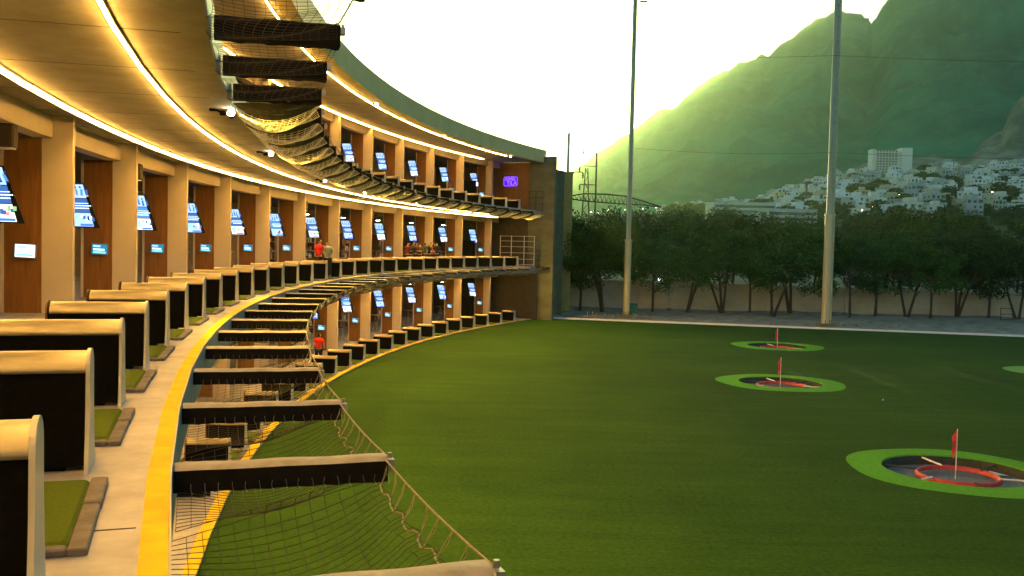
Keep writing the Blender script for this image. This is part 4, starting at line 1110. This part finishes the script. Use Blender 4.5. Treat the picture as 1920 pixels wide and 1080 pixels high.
# bushes/trees dotted between the houses
lf = MB(); rr = random.Random(3); vs = []; fs = []
for _ in range(500):
    d = Vector((rr.gauss(0, 1), rr.gauss(0, 1), rr.gauss(0, 1))); d.normalize(); d *= 4.5 * rr.random() ** .4; p = d + Vector((0, 0, 4)); s = rr.uniform(.5, 1.0)
    u = Vector((rr.gauss(0, 1), rr.gauss(0, 1), rr.gauss(0, 1))).normalized() * s; v = u.orthogonal().normalized() * s; o = len(vs); vs += [p - u, p + v, p + u, p - v]; fs.append((o, o + 1, o + 2, o + 3))
lf.add(vs, fs); lm_ = lf.mesh('crown', LM[2], recalc=False); tkm = MB(); tkm.tube([(0, 0, -3), (0, 0, 5)], [.5, .25], 6); tkm = tkm.mesh('trunk', M['trunk'])
for i in range(190):
    px = rnd.uniform(1250, 1930); Y = rnd.uniform(480, 1100); x = (px - 960) / FPX * Y
    t = empty('tree', (x, Y, terrain_z(px, Y) - .5)); tag(t, 'small dark round tree dotted between the hillside houses', 'tree', 'trees between the hillside houses')
    q = rnd.uniform(.7, 1.5); t.scale = (q * 1.3, q, q); link('crown', lm_, t); link('trunk', tkm, t)
# white apartment block
Y = 1090; x0, x1 = gx(1629, Y), gx(1702, Y); zb, z1_ = zat(1660, 328, Y), zat(1702, 279, Y)
t = empty('apartment_block', ((x0 + x1) / 2, Y, zb)); tag(t, 'big cream white apartment block standing above the hillside houses', 'building')
W = x1 - x0; H = z1_ - zb; cw = mat('warm white facade', (.88, .84, .68), (.82, .78, .60), .3, .8)
mb = MB(); mb.box(-W / 2, W / 2 - 12, 0, 14, -12, H * .90); mb.box(W / 2 - 12, W / 2, -2.5, 13, -12, H); mb.box(-W / 2 - .4, -W / 2 + 3, -1, 13, -12, H * .93); mb.build('wall', cw, t)
for k in range(9):
    z = 1.0 + k * H * .88 / 9
    mb = MB(); mb.box(-W / 2 + 4, W / 2 - 13, -1.6, -.01, z, z + .9); mb.build('balcony', cw, t)
    for j in range(7):
        x = -W / 2 + 5 + j * (W - 20) / 7; mb = MB(); mb.box(x, x + 2.2, -.06, .05, z + .95, z + 2.5); mb.build('window', M['win'], t)
# long low building and car park left of the thick mast
for (xa, xb, ya, yb, Y, lab) in ((1336, 1452, 378, 412, 330, 'long low concrete building with banded floors beyond the trees'), (1440, 1530, 391, 415, 300, 'low grey flat roofed building left of the thick mast')):
    x0, x1 = gx(xa, Y), gx(xb, Y); z0, z1 = 0, zat(xa, ya, Y); t = empty('low_building', ((x0 + x1) / 2, Y, 0)); tag(t, lab, 'building')
    mb = MB(); mb.box(-(x1 - x0) / 2, (x1 - x0) / 2, 0, 15, 0, z1); mb.build('wall', wm_[3 if xa < 1400 else 2], t)
    for k in range(4):
        z = z1 - 1.2 - 1.7 * k; mb = MB(); mb.box(-(x1 - x0) / 2 + .4, (x1 - x0) / 2 - .4, -.05, .1, z - .7, z + .15); mb.build('window_band', M['win'], t)
# red tower crane mast
Y = 700; p = Vector((gx(1508, Y), Y, zat(1508, 392, Y) - 6)); t = empty('crane_mast', p); tag(t, 'thin dark red crane mast rising in front of the hillside houses', 'crane')
mb = MB(); mb.box(-.6, .6, -.6, .6, 0, (392 - 347) / FPX * Y + 6); mb.box(-1.2, 1.2, -1.2, 1.2, (392 - 347) / FPX * Y + 6, (392 - 347) / FPX * Y + 8); mb.build('mast', mat('rust red steel', (.13, .03, .02)), t)
# street lamps twinkling on the hill
sm = MB(); sm.lathe([(0, -.5), (.4, -.2), (.4, .2), (0, .5)], 8, 0, (0, 0, 7)); sm = sm.mesh('lamp_head', emit('street lamp glow', (1, .85, .5), 7)); pm = MB(); pm.tube([(0, 0, -2), (0, 0, 6.6)], .14, 5); pm = pm.mesh('post', M['dark'])
for i in range(46):
    if i < 20: px = rnd.uniform(1100, 1330); Y = rnd.uniform(700, 1150)
    else: px = rnd.uniform(1330, 1930); Y = rnd.uniform(560, 1140)
    t = empty('street_lamp', ((px - 960) / FPX * Y, Y, terrain_z(px, Y))); tag(t, 'tiny lit street lamp twinkling on the far hillside', 'street lamp', 'street lamps on the hillside')
    link('post', pm, t); link('lamp_head', sm, t)

# ------------------------------------------------------------------ haze
HAZE = True
if HAZE:
    mb = MB(); mb.box(-6500, 6500, -600, 5200, -1.5, 1700); o = mb.build('haze', None); o['kind'] = 'stuff'
    m = bpy.data.materials.new('haze'); m.use_nodes = True; t = m.node_tree; t.nodes.clear()
    v = t.nodes.new('ShaderNodeVolumePrincipled'); v.inputs['Color'].default_value = (.60, 1.0, .50, 1); v.inputs['Density'].default_value = 1.25e-4; v.inputs['Anisotropy'].default_value = .72
    oo = t.nodes.new('ShaderNodeOutputMaterial'); t.links.new(v.outputs[0], oo.inputs['Volume'])
    o.data.materials.clear(); o.data.materials.append(m); tag(o, 'warm evening haze over the valley', 'haze')
S.cycles.max_bounces = 6; S.cycles.diffuse_bounces = 3; S.cycles.volume_bounces = 0; S.cycles.transparent_max_bounces = 4
S.cycles.use_denoising = True
